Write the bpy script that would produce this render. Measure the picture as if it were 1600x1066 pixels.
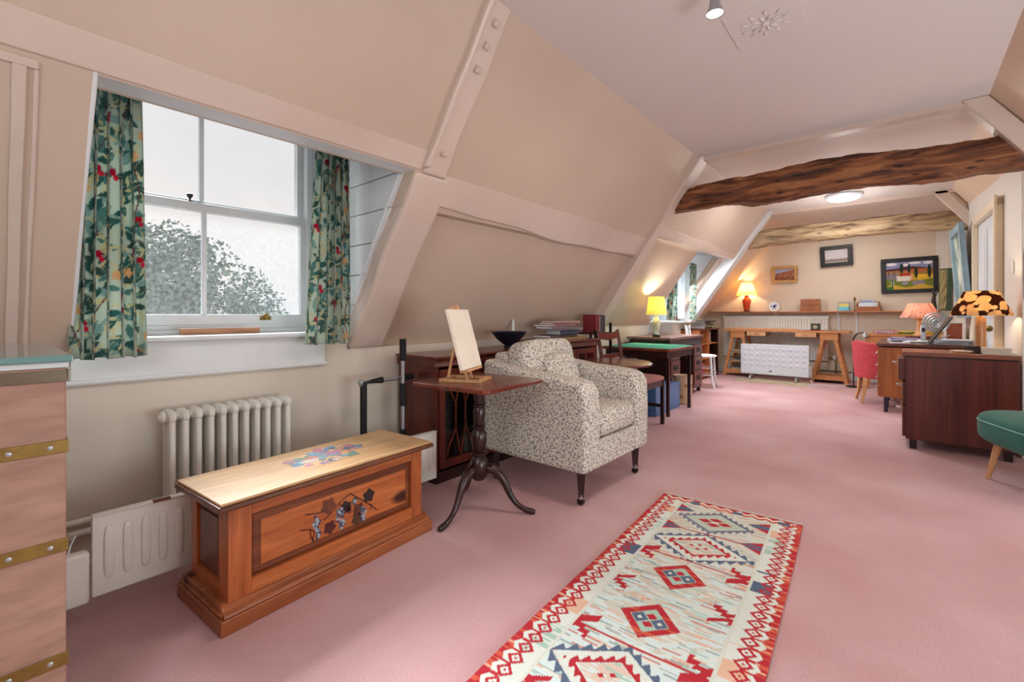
import bpy, bmesh, math, random
import numpy as np
from mathutils import Vector, Matrix, Euler, noise
rnd = random.Random(7)
for o in list(bpy.data.objects): bpy.data.objects.remove(o)
scn = bpy.context.scene
COL = scn.collection
PI = math.pi
R = math.radians
def S(r, g, b):
    f = lambda c: (c/255/12.92) if c/255 <= .04045 else ((c/255+.055)/1.055)**2.4
    return (f(r), f(g), f(b), 1.0)

# ------------------------------------------------------------ camera, sky, light, exposure
cd = bpy.data.cameras.new('camera'); cam = bpy.data.objects.new('camera', cd); COL.objects.link(cam)
cam.location = (0, 0, 1.05); cam.rotation_euler = (R(90), 0, R(40.67))
cd.sensor_width = 36; cd.lens = 16.0; cd.shift_y = -.0256; cd.clip_start = .05
scn.camera = cam
scn.view_settings.view_transform = 'Standard'; scn.view_settings.look = 'None'
scn.view_settings.gamma = 1; scn.view_settings.exposure = 0.0
try: scn.view_settings.use_curve_mapping = False
except Exception: pass
w = bpy.data.worlds.new('overcast_sky'); scn.world = w; w.use_nodes = True
wn = w.node_tree; bg = wn.nodes['Background']; bg.inputs[1].default_value = 1.15
tc = wn.nodes.new('ShaderNodeTexCoord'); nz = wn.nodes.new('ShaderNodeTexNoise'); nz.inputs['Scale'].default_value = 2.2
nz.inputs['Detail'].default_value = 4
cr = wn.nodes.new('ShaderNodeValToRGB'); cr.color_ramp.elements[0].color = (.66, .68, .73, 1); cr.color_ramp.elements[0].position = .3
cr.color_ramp.elements[1].color = (.82, .79, .77, 1); cr.color_ramp.elements[1].position = .6
wn.links.new(tc.outputs['Generated'], nz.inputs['Vector']); wn.links.new(nz.outputs['Fac'], cr.inputs[0]); wn.links.new(cr.outputs[0], bg.inputs[0])

def light(name, kind, loc, power, color=(1, 1, 1), size=.1, rot=None, sy=None, spot=None, target=None):
    l = bpy.data.lights.new(name, kind); l.energy = power; l.color = color
    if kind == 'AREA':
        l.size = size
        if sy: l.shape = 'RECTANGLE'; l.size_y = sy
    elif kind == 'SUN': l.angle = size
    else: l.shadow_soft_size = size
    if kind == 'SPOT': l.spot_size = spot; l.spot_blend = .6
    o = bpy.data.objects.new(name, l); COL.objects.link(o); o.location = loc
    if target is not None:
        o.rotation_euler = (Vector(target)-Vector(loc)).to_track_quat('-Z', 'Y').to_euler()
    elif rot: o.rotation_euler = rot
    return o
# daylight of the bright overcast sky falling through the dormers from the left
light('overcast_sun', 'SUN', (-8, 2, 8), 11.0, (.90, .95, 1.0), R(28), target=(-1.2, 1.6, 2.2))
# unseen fill lights added to brighten the near half of the room
light('ceiling_lamp', 'AREA', (.45, -.9, 2.44), 24, (.98, .98, 1.0), 1.2, rot=(0, 0, 0))  # added overhead fill without a fitting
light('ceiling_lamp', 'AREA', (-.5, 2.1, 2.36), 7, (1.0, .93, .86), .5, rot=(0, 0, 0))
light('window_daylight', 'AREA', (1.45, 1.2, .95), 50, (.86, .95, 1.0), 1.3, target=(-1.4, 2.0, 1.5))  # added side fill, no window is built here
light('window_daylight', 'AREA', (1.45, 3.4, .95), 28, (.94, .97, 1.0), 1.0, target=(-1.6, 4.2, 1.9))
light('window_daylight', 'AREA', (-.6, -1.5, 1.5), 30, (.88, .96, 1.0), 1.4, target=(-1.0, 1.3, 0))
light('hall_lamp', 'AREA', (-.9, 5.6, 2.42), 26, (.98, .98, 1.0), .9, rot=(0, 0, 0))  # added unseen fill brightening the far half of the room
light('dormer_daylight', 'AREA', (-2.22, 6.5, 1.5), 30, (.88, .95, 1.0), .6, target=(-.9, 6.9, 0))  # added on the room side of the curtains, replaces daylight they block
light('hall_lamp', 'AREA', (-.7, 8.0, 2.40), 13, (1.0, .95, .88), .7, rot=(0, 0, 0))  # second added fill at the far end, no fitting there

# ------------------------------------------------------------ helpers
def setprops(o, label=None, cat=None, group=None, kind=None):
    if label: o['label'] = label
    if cat: o['category'] = cat
    if group: o['group'] = group
    if kind: o['kind'] = kind
    return o
def T(name, label, cat, loc=(0, 0, 0), rz=0, group=None, kind=None):
    o = bpy.data.objects.new(name, None); COL.objects.link(o)
    o.location = loc; o.rotation_euler = (0, 0, rz); o.empty_display_size = .05
    return setprops(o, label, cat, group, kind)
class MB:
    def __init__(s): s.v = []; s.f = []
    def add(s, vs, fs):
        n = len(s.v); s.v += [tuple(x) for x in vs]; s.f += [tuple(i+n for i in q) for q in fs]; return s
    def box(s, c, d, rot=(0, 0, 0)):
        m = Euler(rot).to_matrix(); c = Vector(c)
        vs = [c + m @ Vector((d[0]*x/2, d[1]*y/2, d[2]*z/2)) for x in (-1, 1) for y in (-1, 1) for z in (-1, 1)]
        return s.add(vs, [(0, 1, 3, 2), (4, 6, 7, 5), (0, 4, 5, 1), (2, 3, 7, 6), (0, 2, 6, 4), (1, 5, 7, 3)])
    def bx(s, x0, x1, y0, y1, z0, z1):
        return s.box(((x0+x1)/2, (y0+y1)/2, (z0+z1)/2), (abs(x1-x0), abs(y1-y0), abs(z1-z0)))
    def bar(s, p0, p1, w, h, up=(0, 0, 1)):
        p0 = Vector(p0); p1 = Vector(p1); d = p1-p0; L = d.length; d.normalize(); u = Vector(up)
        if abs(d.dot(u)) > .98: u = Vector((0, 1, 0))
        a = d.cross(u).normalized(); b = a.cross(d)
        vs = [p + a*w/2*i + b*h/2*j for p in (p0, p1) for i in (-1, 1) for j in (-1, 1)]
        return s.add(vs, [(0, 1, 3, 2), (4, 6, 7, 5), (0, 4, 5, 1), (2, 3, 7, 6), (0, 2, 6, 4), (1, 5, 7, 3)])
    def tube(s, pts, rr, n=10, cap=True):
        pts = [Vector(p) for p in pts]
        if not hasattr(rr, '__len__'): rr = [rr]*len(pts)
        vs = []; fs = []; a = None
        for i, p in enumerate(pts):
            d = (pts[min(i+1, len(pts)-1)]-pts[max(i-1, 0)]).normalized()
            if a is None:
                a = d.cross(Vector((0, 0, 1)))
                if a.length < .05: a = d.cross(Vector((1, 0, 0)))
            else: a = a - d*a.dot(d)
            a.normalize(); b = d.cross(a)
            for k in range(n):
                t = 2*PI*k/n; vs.append(p + (a*math.cos(t)+b*math.sin(t))*rr[i])
        for i in range(len(pts)-1):
            for k in range(n):
                k2 = (k+1) % n; fs.append((i*n+k, i*n+k2, (i+1)*n+k2, (i+1)*n+k))
        if cap: fs += [tuple(reversed(range(n))), tuple((len(pts)-1)*n+k for k in range(n))]
        return s.add(vs, fs)
    def cyl(s, p0, p1, r0, r1=None, n=16): return s.tube([p0, p1], [r0, r0 if r1 is None else r1], n)
    def lathe(s, prof, n=24, c=(0, 0, 0), sx=1, sy=1):
        vs = []; fs = []
        for r, z in prof:
            for k in range(n):
                t = 2*PI*k/n; vs.append((c[0]+max(r, 1e-4)*math.cos(t)*sx, c[1]+max(r, 1e-4)*math.sin(t)*sy, c[2]+z))
        for i in range(len(prof)-1):
            for k in range(n):
                k2 = (k+1) % n; fs.append((i*n+k, i*n+k2, (i+1)*n+k2, (i+1)*n+k))
        fs += [tuple(reversed(range(n))), tuple((len(prof)-1)*n+k for k in range(n))]
        return s.add(vs, fs)
    def prism(s, poly, ax, a0, a1):
        n = len(poly)
        g = {'x': lambda p, a: (a, p[0], p[1]), 'y': lambda p, a: (p[0], a, p[1]), 'z': lambda p, a: (p[0], p[1], a)}[ax]
        vs = [g(p, a0) for p in poly]+[g(p, a1) for p in poly]
        return s.add(vs, [tuple(reversed(range(n))), tuple(range(n, 2*n))]+[(i, (i+1) % n, n+(i+1) % n, n+i) for i in range(n)])
    def pillow(s, c, d, e=.35, nu=28, nv=16, rot=(0, 0, 0), e2=None):
        m = Euler(rot).to_matrix(); c = Vector(c); e2 = e2 or e
        pw = lambda x, k: math.copysign(abs(x)**k, x)
        vs = []; fs = []
        for j in range(nv+1):
            ph = -PI/2+PI*j/nv
            for i in range(nu):
                th = 2*PI*i/nu
                vs.append(c+m @ Vector((d[0]/2*pw(math.cos(ph), e2)*pw(math.cos(th), e), d[1]/2*pw(math.cos(ph), e2)*pw(math.sin(th), e), d[2]/2*pw(math.sin(ph), e2))))
        for j in range(nv):
            for i in range(nu):
                i2 = (i+1) % nu; fs.append((j*nu+i, j*nu+i2, (j+1)*nu+i2, (j+1)*nu+i))
        return s.add(vs, fs)
    def build(s, name, mat, parent=None, bevel=0, smooth=True, seg=2, ang=38, label=None, kind=None, sub=0):
        me = bpy.data.meshes.new(name); me.from_pydata(s.v, [], s.f)
        bm = bmesh.new(); bm.from_mesh(me)
        bmesh.ops.remove_doubles(bm, verts=bm.verts, dist=1e-5)
        bmesh.ops.recalc_face_normals(bm, faces=bm.faces); bm.to_mesh(me); bm.free()
        if smooth:
            for p in me.polygons: p.use_smooth = True
            me.set_sharp_from_angle(angle=R(ang))
        me.materials.append(mat)
        o = bpy.data.objects.new(name, me); COL.objects.link(o)
        if parent: o.parent = parent
        if bevel:
            b = o.modifiers.new('bevel', 'BEVEL'); b.width = bevel; b.segments = seg; b.limit_method = 'ANGLE'; b.angle_limit = R(30)
        if sub:
            b = o.modifiers.new('sub', 'SUBSURF'); b.levels = sub; b.render_levels = sub
        return setprops(o, label, kind=kind)
def copy_tree(o, parent=None):
    c = o.copy(); COL.objects.link(c); c.parent = parent
    for ch in list(o.children): copy_tree(ch, c)
    return c
def grid_paint(name, nx, ny, pos, colf, mat, parent=None):
    """a cloth or painted board: a fine grid whose printed pattern is a point colour attribute"""
    us = np.linspace(0, 1, nx); vs = np.linspace(0, 1, ny)
    P = [pos(u, v) for v in vs for u in us]
    F = [(j*nx+i, j*nx+i+1, (j+1)*nx+i+1, (j+1)*nx+i) for j in range(ny-1) for i in range(nx-1)]
    me = bpy.data.meshes.new(name); me.from_pydata(P, [], F)
    U, V = np.meshgrid(us, vs)
    C = colf(U, V)
    at = me.color_attributes.new('print', 'FLOAT_COLOR', 'POINT')
    buf = np.ones((nx*ny, 4), dtype=np.float32); buf[:, :3] = C.reshape(-1, 3)
    at.data.foreach_set('color', buf.ravel())
    for p in me.polygons: p.use_smooth = True
    me.materials.append(mat); o = bpy.data.objects.new(name, me); COL.objects.link(o)
    if parent: o.parent = parent
    return o

# ------------------------------------------------------------ materials
def newmat(name):
    m = bpy.data.materials.new(name); m.use_nodes = True
    return m, m.node_tree, m.node_tree.nodes['Principled BSDF']
def N(nt, t, **kw):
    n = nt.nodes.new('ShaderNode'+t)
    for k, v in kw.items():
        if hasattr(n, k): setattr(n, k, v)
        else: n.inputs[k.replace('_', ' ')].default_value = v
    return n
def coord(nt, scale=(1, 1, 1), rot=(0, 0, 0), which='Object'):
    t = N(nt, 'TexCoord'); m = N(nt, 'Mapping'); m.inputs['Scale'].default_value = scale; m.inputs['Rotation'].default_value = rot
    nt.links.new(t.outputs[which], m.inputs['Vector']); return m.outputs[0]
def ramp(nt, fac, stops):
    r = N(nt, 'ValToRGB'); e = r.color_ramp.elements
    e[0].position, e[0].color = stops[0]; e[1].position, e[1].color = stops[-1]
    for p, c in stops[1:-1]:
        x = e.new(p); x.color = c
    nt.links.new(fac, r.inputs[0]); return r.outputs[0]
def mixc(nt, fac, a, b, mode='MIX'):
    m = N(nt, 'MixRGB', blend_type=mode)
    for i, x in ((0, fac), (1, a), (2, b)):
        if isinstance(x, (int, float)): m.inputs[i].default_value = x
        elif isinstance(x, tuple): m.inputs[i].default_value = x
        else: nt.links.new(x, m.inputs[i])
    return m.outputs[0]
def bump(nt, b, fac, st, dist=.01):
    n = N(nt, 'Bump'); n.inputs['Strength'].default_value = st; n.inputs['Distance'].default_value = dist
    nt.links.new(fac, n.inputs['Height']); nt.links.new(n.outputs[0], b.inputs['Normal'])
MATS = {}
def plain(name, c, rough=.5, metal=0, var=.0, sc=8, bmp=0, bsc=40, spec=.5, c2=None):
    if name in MATS: return MATS[name]
    m, nt, b = newmat(name); b.inputs['Base Color'].default_value = c; b.inputs['Roughness'].default_value = rough
    b.inputs['Metallic'].default_value = metal; b.inputs['Specular IOR Level'].default_value = spec
    if not var and c2 is None: var = .04
    v = coord(nt); n = N(nt, 'TexNoise'); n.inputs['Scale'].default_value = sc; n.inputs['Detail'].default_value = 5
    nt.links.new(v, n.inputs['Vector'])
    c2 = c2 or tuple(x*(1-var*2) for x in c[:3])+(1,)
    nt.links.new(ramp(nt, n.outputs['Fac'], [(.3, c), (.7, c2)]), b.inputs['Base Color'])
    if bmp:
        n2 = N(nt, 'TexNoise'); n2.inputs['Scale'].default_value = bsc; n2.inputs['Detail'].default_value = 3
        nt.links.new(v, n2.inputs['Vector']); bump(nt, b, n2.outputs['Fac'], bmp)
    MATS[name] = m; return m
def wood(name, c1, c2, axis=1, sc=5, rough=.35, knots=None, stretch=.08, dark=None, bmp=.12):
    if name in MATS: return MATS[name]
    m, nt, b = newmat(name); b.inputs['Roughness'].default_value = rough
    s = [1, 1, 1]; s[axis] = stretch
    v = coord(nt, tuple(x*sc for x in s)); n = N(nt, 'TexNoise'); n.inputs['Scale'].default_value = 3; n.inputs['Detail'].default_value = 8
    n.inputs['Distortion'].default_value = .6
    nt.links.new(v, n.inputs['Vector'])
    n2 = N(nt, 'TexNoise'); n2.inputs['Scale'].default_value = 14; n2.inputs['Detail'].default_value = 4
    nt.links.new(v, n2.inputs['Vector'])
    a = ramp(nt, n.outputs['Fac'], [(.32, c2), (.68, c1)])
    f = ramp(nt, n2.outputs['Fac'], [(.35, (.72, .72, .72, 1)), (.6, (1, 1, 1, 1))])
    c = mixc(nt, .8, a, f, 'MULTIPLY')
    if knots:
        v2 = coord(nt, tuple(x*knots for x in [(.45 if i == axis else 1) for i in range(3)]))
        vo = N(nt, 'TexVoronoi'); vo.inputs['Scale'].default_value = 1; nt.links.new(v2, vo.inputs['Vector'])
        k = ramp(nt, vo.outputs['Distance'], [(.08, (1, 1, 1, 1)), (.15, (0, 0, 0, 1))])
        c = mixc(nt, k, c, dark or (.05, .012, .006, 1))
    nt.links.new(c, b.inputs['Base Color'])
    if bmp: bump(nt, b, n2.outputs['Fac'], bmp, .003)
    MATS[name] = m; return m
def printed(name, rough=.8, weave=None, transl=0, sheen=0):
    m, nt, b = newmat(name); b.inputs['Roughness'].default_value = rough; b.inputs['Specular IOR Level'].default_value = .25
    a = N(nt, 'Attribute'); a.attribute_name = 'print'; nt.links.new(a.outputs['Color'], b.inputs['Base Color'])
    if weave:
        v = coord(nt, weave); w_ = N(nt, 'TexWave'); w_.inputs['Scale'].default_value = 1; w_.bands_direction = 'Y'; w_.inputs['Distortion'].default_value = 1.0
        nt.links.new(v, w_.inputs['Vector']); bump(nt, b, w_.outputs['Fac'], .35, .002)
    if transl:
        t = N(nt, 'BsdfTranslucent'); nt.links.new(a.outputs['Color'], t.inputs[0]); mx = N(nt, 'MixShader'); mx.inputs[0].default_value = transl
        out = nt.nodes['Material Output']; nt.links.new(b.outputs[0], mx.inputs[1]); nt.links.new(t.outputs[0], mx.inputs[2]); nt.links.new(mx.outputs[0], out.inputs[0])
    return m
def boxproj(nt):
    """object coordinates flattened onto the plane each face lies in"""
    t = N(nt, 'TexCoord'); ab = N(nt, 'VectorMath', operation='ABSOLUTE'); nt.links.new(t.outputs['Normal'], ab.inputs[0])
    sp = N(nt, 'SeparateXYZ'); nt.links.new(ab.outputs[0], sp.inputs[0]); so = N(nt, 'SeparateXYZ'); nt.links.new(t.outputs['Object'], so.inputs[0])
    def comb(a, b_):
        c_ = N(nt, 'CombineXYZ'); nt.links.new(so.outputs[a], c_.inputs[0]); nt.links.new(so.outputs[b_], c_.inputs[1]); return c_.outputs[0]
    def gt(a, b_):
        q = N(nt, 'Math', operation='GREATER_THAN'); nt.links.new(sp.outputs[a], q.inputs[0]); nt.links.new(sp.outputs[b_], q.inputs[1]); return q.outputs[0]
    xy = mixc(nt, gt(0, 1), comb(0, 2), comb(1, 2))
    mxn = N(nt, 'Math', operation='MAXIMUM'); nt.links.new(sp.outputs[0], mxn.inputs[0]); nt.links.new(sp.outputs[1], mxn.inputs[1])
    gz = N(nt, 'Math', operation='GREATER_THAN'); nt.links.new(sp.outputs[2], gz.inputs[0]); nt.links.new(mxn.outputs[0], gz.inputs[1])
    return mixc(nt, gz.outputs[0], xy, comb(0, 1))
def leafmask(nt, vec, scale, ln, wd, flat=False):
    """little leaves of random direction, one in each voronoi cell"""
    vo = N(nt, 'TexVoronoi'); vo.inputs['Scale'].default_value = 1
    if flat: vo.voronoi_dimensions = '2D'
    sc = N(nt, 'VectorMath', operation='SCALE'); sc.inputs['Scale'].default_value = scale; nt.links.new(vec, sc.inputs[0])
    nt.links.new(sc.outputs[0], vo.inputs['Vector'])
    d = N(nt, 'VectorMath', operation='SUBTRACT'); nt.links.new(sc.outputs[0], d.inputs[0]); nt.links.new(vo.outputs['Position'], d.inputs[1])
    r = N(nt, 'VectorMath', operation='SUBTRACT'); nt.links.new(vo.outputs['Color'], r.inputs[0]); r.inputs[1].default_value = (.5, .5, .5)
    if flat:
        fl_ = N(nt, 'VectorMath', operation='MULTIPLY'); fl_.inputs[1].default_value = (1, 1, 0); nt.links.new(r.outputs[0], fl_.inputs[0]); r = fl_
    rn = N(nt, 'VectorMath', operation='NORMALIZE'); nt.links.new(r.outputs[0], rn.inputs[0])
    dt = N(nt, 'VectorMath', operation='DOT_PRODUCT'); nt.links.new(d.outputs[0], dt.inputs[0]); nt.links.new(rn.outputs[0], dt.inputs[1])
    cx = N(nt, 'VectorMath', operation='CROSS_PRODUCT'); nt.links.new(d.outputs[0], cx.inputs[0]); nt.links.new(rn.outputs[0], cx.inputs[1])
    ll = N(nt, 'VectorMath', operation='LENGTH'); nt.links.new(cx.outputs[0], ll.inputs[0])
    def M(op, a, b_):
        q = N(nt, 'Math', operation=op)
        for i, x in ((0, a), (1, b_)):
            if x is None: continue
            if isinstance(x, (int, float)): q.inputs[i].default_value = x
            else: nt.links.new(x, q.inputs[i])
        return q.outputs[0]
    a2 = M('POWER', M('ABSOLUTE', M('DIVIDE', dt.outputs['Value'], ln), None), 2.0)
    b2 = M('DIVIDE', ll.outputs['Value'], wd)
    return M('LESS_THAN', M('ADD', a2, b2), 1.0), vo.outputs['Color']

def plasterm(name, c, c2, rough=.55, big=.7, bmp=.25):
    if name in MATS: return MATS[name]
    m, nt, b = newmat(name); b.inputs['Roughness'].default_value = rough
    v = coord(nt); n = N(nt, 'TexNoise'); n.inputs['Scale'].default_value = big; n.inputs['Detail'].default_value = 6; nt.links.new(v, n.inputs['Vector'])
    nt.links.new(ramp(nt, n.outputs['Fac'], [(.35, c), (.7, c2)]), b.inputs['Base Color'])
    n2 = N(nt, 'TexNoise'); n2.inputs['Scale'].default_value = 5; n2.inputs['Detail'].default_value = 7; nt.links.new(v, n2.inputs['Vector'])
    bump(nt, b, n2.outputs['Fac'], bmp, .02); MATS[name] = m; return m
M_slope = plasterm('slope_plaster', S(208, 188, 170), S(194, 172, 155), .42)
M_slopew = plasterm('far_slope_plaster', S(232, 208, 184), S(222, 196, 172), .42)
M_ceil = plasterm('ceiling_plaster', S(226, 218, 214), S(218, 209, 205), .6, .5, .12)
M_wall = plasterm('cream_plaster', S(226, 218, 204), S(212, 203, 188), .6, 1.2, .15)
M_trim = plasterm('painted_timber', S(218, 200, 188), S(206, 186, 174), .33, 1.5, .3)
M_rwall = plasterm('right_wall_plaster', S(226, 220, 212), S(216, 208, 198), .5)
M_white = plain('white_gloss_paint', S(226, 230, 232), .35, var=.05, sc=3, bmp=.06, bsc=12)
M_cream = plain('cream_enamel', S(240, 238, 230), .3, var=.03)
M_carpet, nt, b = newmat('pink_carpet'); b.inputs['Roughness'].default_value = .95; b.inputs['Specular IOR Level'].default_value = .1
v = coord(nt); n = N(nt, 'TexNoise'); n.inputs['Scale'].default_value = 1.3; n.inputs['Detail'].default_value = 6; nt.links.new(v, n.inputs['Vector'])
c = ramp(nt, n.outputs['Fac'], [(.3, S(200, 154, 155)), (.72, S(220, 184, 186))])
n2 = N(nt, 'TexNoise'); n2.inputs['Scale'].default_value = 260; n2.inputs['Detail'].default_value = 2; nt.links.new(v, n2.inputs['Vector'])
f = ramp(nt, n2.outputs['Fac'], [(.3, (.62, .62, .62, 1)), (.65, (1, 1, 1, 1))])
nt.links.new(mixc(nt, .7, c, f, 'MULTIPLY'), b.inputs['Base Color']); bump(nt, b, n2.outputs['Fac'], .5, .006)
M_pine = wood('orange_pine', S(202, 120, 66), S(168, 86, 42), 1, 7, .32, knots=4.2)
M_pineend = wood('orange_pine_upright', S(194, 110, 58), S(160, 80, 38), 2, 7, .34)
M_pinedk = wood('dark_stained_pine', S(132, 72, 40), S(96, 46, 24), 1, 7, .35)
M_pinetop = wood('worn_pine_top', S(222, 186, 140), S(204, 158, 108), 1, 6, .38)
M_camph = wood('faded_camphor_wood', S(176, 140, 122), S(158, 120, 102), 1, 3, .5, stretch=.2)
M_mahog = wood('mahogany', S(112, 44, 30), S(72, 24, 18), 2, 6, .3)
M_mahogt = wood('mahogany_top', S(126, 60, 44), S(92, 38, 28), 1, 5, .22)
M_dark = wood('dark_oak', S(56, 26, 24), S(30, 14, 15), 2, 6, .28)
M_rosew = wood('reddish_veneer', S(118, 56, 42), S(84, 34, 28), 2, 9, .3)
M_teak = wood('teak_veneer', S(176, 106, 56), S(148, 82, 40), 2, 7, .35)
M_beech = wood('beech', S(226, 176, 128), S(208, 152, 104), 2, 6, .45)
M_trest = wood("trestle_pine", S(214, 148, 94), S(190, 122, 72), 0, 6, .4)
M_plank = wood('raw_timber', S(190, 140, 104), S(160, 108, 76), 1, 7, .6)
M_brass = plain('tarnished_brass', S(150, 122, 66), .42, .8, var=.2, sc=30)
M_chrome = plain('chrome', S(200, 200, 205), .2, 1)
M_silver = plain('dull_silver', S(176, 180, 184), .38, .7)
M_black = plain('black_foam', S(22, 22, 26), .75, bmp=.2, bsc=120)
M_blackg = plain('black_gloss', S(16, 13, 15), .38)
M_canvas = plain('primed_canvas', S(246, 236, 220), .8, bmp=.15, bsc=300)
M_paper = plain('white_paper', S(232, 232, 236), .7)
def glassm(name, tint=(1, 1, 1, 1), gloss=.04, veil=0, vc=(.8, .85, .88, 1)):
    m, nt, b = newmat(name); nt.nodes.remove(b); out = nt.nodes['Material Output']
    t = N(nt, 'BsdfTransparent'); t.inputs[0].default_value = tint; g = N(nt, 'BsdfGlossy'); g.inputs['Roughness'].default_value = .03
    mx = N(nt, 'MixShader'); mx.inputs[0].default_value = gloss; nt.links.new(t.outputs[0], mx.inputs[1]); nt.links.new(g.outputs[0], mx.inputs[2]); last = mx
    if veil:
        tr = N(nt, 'BsdfTranslucent'); tr.inputs[0].default_value = vc; df = N(nt, 'BsdfDiffuse'); df.inputs[0].default_value = vc
        md = N(nt, 'MixShader'); md.inputs[0].default_value = .5; nt.links.new(tr.outputs[0], md.inputs[1]); nt.links.new(df.outputs[0], md.inputs[2])
        v = coord(nt, (1, 6, 6)); n = N(nt, 'TexNoise'); n.inputs['Scale'].default_value = 9; n.inputs['Detail'].default_value = 9; nt.links.new(v, n.inputs['Vector'])
        rr = ramp(nt, n.outputs['Fac'], [(.4, (veil*.4,)*3+(1,)), (.68, (veil,)*3+(1,))])
        m2 = N(nt, 'MixShader'); nt.links.new(rr, m2.inputs[0]); nt.links.new(mx.outputs[0], m2.inputs[1]); nt.links.new(md.outputs[0], m2.inputs[2]); last = m2
    nt.links.new(last.outputs[0], out.inputs[0]); return m
M_glass = glassm('window_glass'); M_glassd = glassm('dusty_window_glass', veil=.10); M_glassb = glassm('cabinet_glass', (.55, .6, .62, 1), .06)
def emit(name, c, st):
    m, nt, b = newmat(name); b.inputs['Emission Color'].default_value = c; b.inputs['Emission Strength'].default_value = st; b.inputs['Base Color'].default_value = c; return m
M_bulb = emit('lit_bulb', (1, .85, .6, 1), 12); M_lamp = emit('lit_lamp_glass', (1, .98, .96, 1), 1.5)
def shadem(name, c, tr=.55):
    m, nt, b = newmat(name); nt.nodes.remove(b); out = nt.nodes['Material Output']
    d = N(nt, 'BsdfDiffuse'); t = N(nt, 'BsdfTranslucent'); mx = N(nt, 'MixShader'); mx.inputs[0].default_value = tr
    for q in (d, t):
        if isinstance(c, tuple): q.inputs[0].default_value = c
        else: nt.links.new(c(nt), q.inputs[0])
    nt.links.new(d.outputs[0], mx.inputs[1]); nt.links.new(t.outputs[0], mx.inputs[2]); nt.links.new(mx.outputs[0], out.inputs[0]); return m

# ------------------------------------------------------------ room shell
H = 1.05; ZC = 2.507; XC = -1.436; K = 1.425
Y0, Y1 = -1.6, 9.0
def xs(z, off=0): return XC-(ZC-z)/K-off        # the left roof slope
def slope(y0, y1, z0, z1, off=0, th=.12):
    return [(xs(z0, off), z0), (xs(z1, off), z1), (xs(z1, off)-th, z1), (xs(z0, off)-th, z0)]
def slab(mb, y0, y1, z0, z1, off=0, th=.12): mb.prism(slope(y0, y1, z0, z1, off, th), 'y', y0, y1); return mb
def struct(o): o['kind'] = 'structure'; return o
fl = MB().bx(-3.1, 1.9, Y0-.1, Y1+.1, -.12, 0).build('floor', M_carpet, smooth=False); struct(fl)
ce = MB().bx(XC-.15, .60, Y0-.1, Y1+.1, ZC, ZC+.12).build('ceiling', M_ceil, smooth=False); struct(ce)
# plaster relief square on the ceiling
rel = MB(); cx, cy = -.52, 2.54
rel.bx(cx-.16, cx+.16, cy-.16, cy+.16, ZC-.006, ZC)
for k in range(10):
    t = 2*PI*k/10+.2
    for rr, s in ((.05, 1), (.095, .8)):
        rel.pillow((cx+rr*math.cos(t+(.3 if rr > .06 else 0)), cy+rr*math.sin(t+(.3 if rr > .06 else 0)), ZC-.009), (.045*s, .016, .012), 1, 10, 6, rot=(0, 0, t+(.3 if rr > .06 else 0)))
rel.pillow((cx, cy, ZC-.01), (.035, .035, .02), 1, 12, 6)
rel.build('plaster_relief', M_ceil, ce)
wl = struct(T('wall_left', None, None)); 
m = MB(); m.bx(-2.73, -2.606, Y0, .235, 0, .84); m.bx(-2.73, -2.606, .235, 1.47, 0, .93); m.bx(-2.73, -2.606, 1.47, 4.45, 0, .84)
m.bx(-2.86, -2.72, 4.43, 7.34, 0, .93); m.bx(-2.98, -2.86, 7.34, Y1, 0, 1.0)
m.build('knee_wall', M_wall, wl, smooth=False)
m = MB()
slab(m, Y0, .235, .835, ZC); slab(m, .235, 1.47, 1.807, ZC); slab(m, 1.47, 4.45, 1.64, ZC)
m.build('upper_slope', M_slope, wl, smooth=False)
m = MB(); slab(m, 1.475, 4.45, .835, 1.66, .065); m.build('lower_slope', M_slope, wl, smooth=False)
m = MB(); slab(m, 4.45, 7.34, 1.87, ZC); slab(m, 4.45, 6.08, .92, 1.88, .15); slab(m, 6.97, 7.34, .92, 1.88, .15)
m.build('middle_slope', M_slope, wl, smooth=False)
m = MB(); m.prism([(-2.86, .99), (-1.49, ZC), (-1.64, ZC+.02), (-3.0, .99)], 'y', 7.34, Y1); m.build('far_slope', M_slopew, wl, smooth=False)
# dormer one: boarded cheeks, head, ceiling
def dorm(parent, y0, y1, ztop, zl, xw, off, planks=6, zb=.85):
    for side, ya, yb in ((0, y0-.05, y0+.004), (1, y1-.004, y1+.05)):
        for k in range(planks):
            za = zb+(ztop-zb)*k/planks+.003; zz = zb+(ztop-zb)*(k+1)/planks-.003
            xa, xb = min(xs(za, off), -1.7)-.09, min(xs(zz, off), -1.7)-.09
            if xa < xw+.02: continue
            xb = max(xb, xw+.01)
            m = MB().prism([(xw, za), (xa-.01, za), (xb-.01, zz), (xw, zz)], 'y', ya, yb); m.build('plank', M_white, parent, smooth=False, bevel=.002)
        MB().prism([(xw-.02, zb), (xs(zb, off)-.03, zb), (xs(ztop, off)-.03, ztop), (xw-.02, ztop)], 'y', ya-.03 if side == 0 else yb-.03, ya+.03 if side == 0 else yb+.03).build('cheek_backing', M_white, parent, smooth=False)
    MB().bx(xw-.1, xs(zl)-.02, y0-.08, y1+.08, ztop, ztop+.06).build('dormer_ceiling', M_white, parent, smooth=False)
    MB().bx(xs(zl)-.10, xs(zl)-.001, y0, y1, zl, ztop+.02).build('dormer_head', M_white, parent, smooth=False)
dorm(wl, .235, 1.47, 2.18, 1.807, -2.86, 0, 7, .93)
dorm(wl, 6.08, 6.97, 2.2, 1.87, -3.05, .15, 5, .93)
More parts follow.
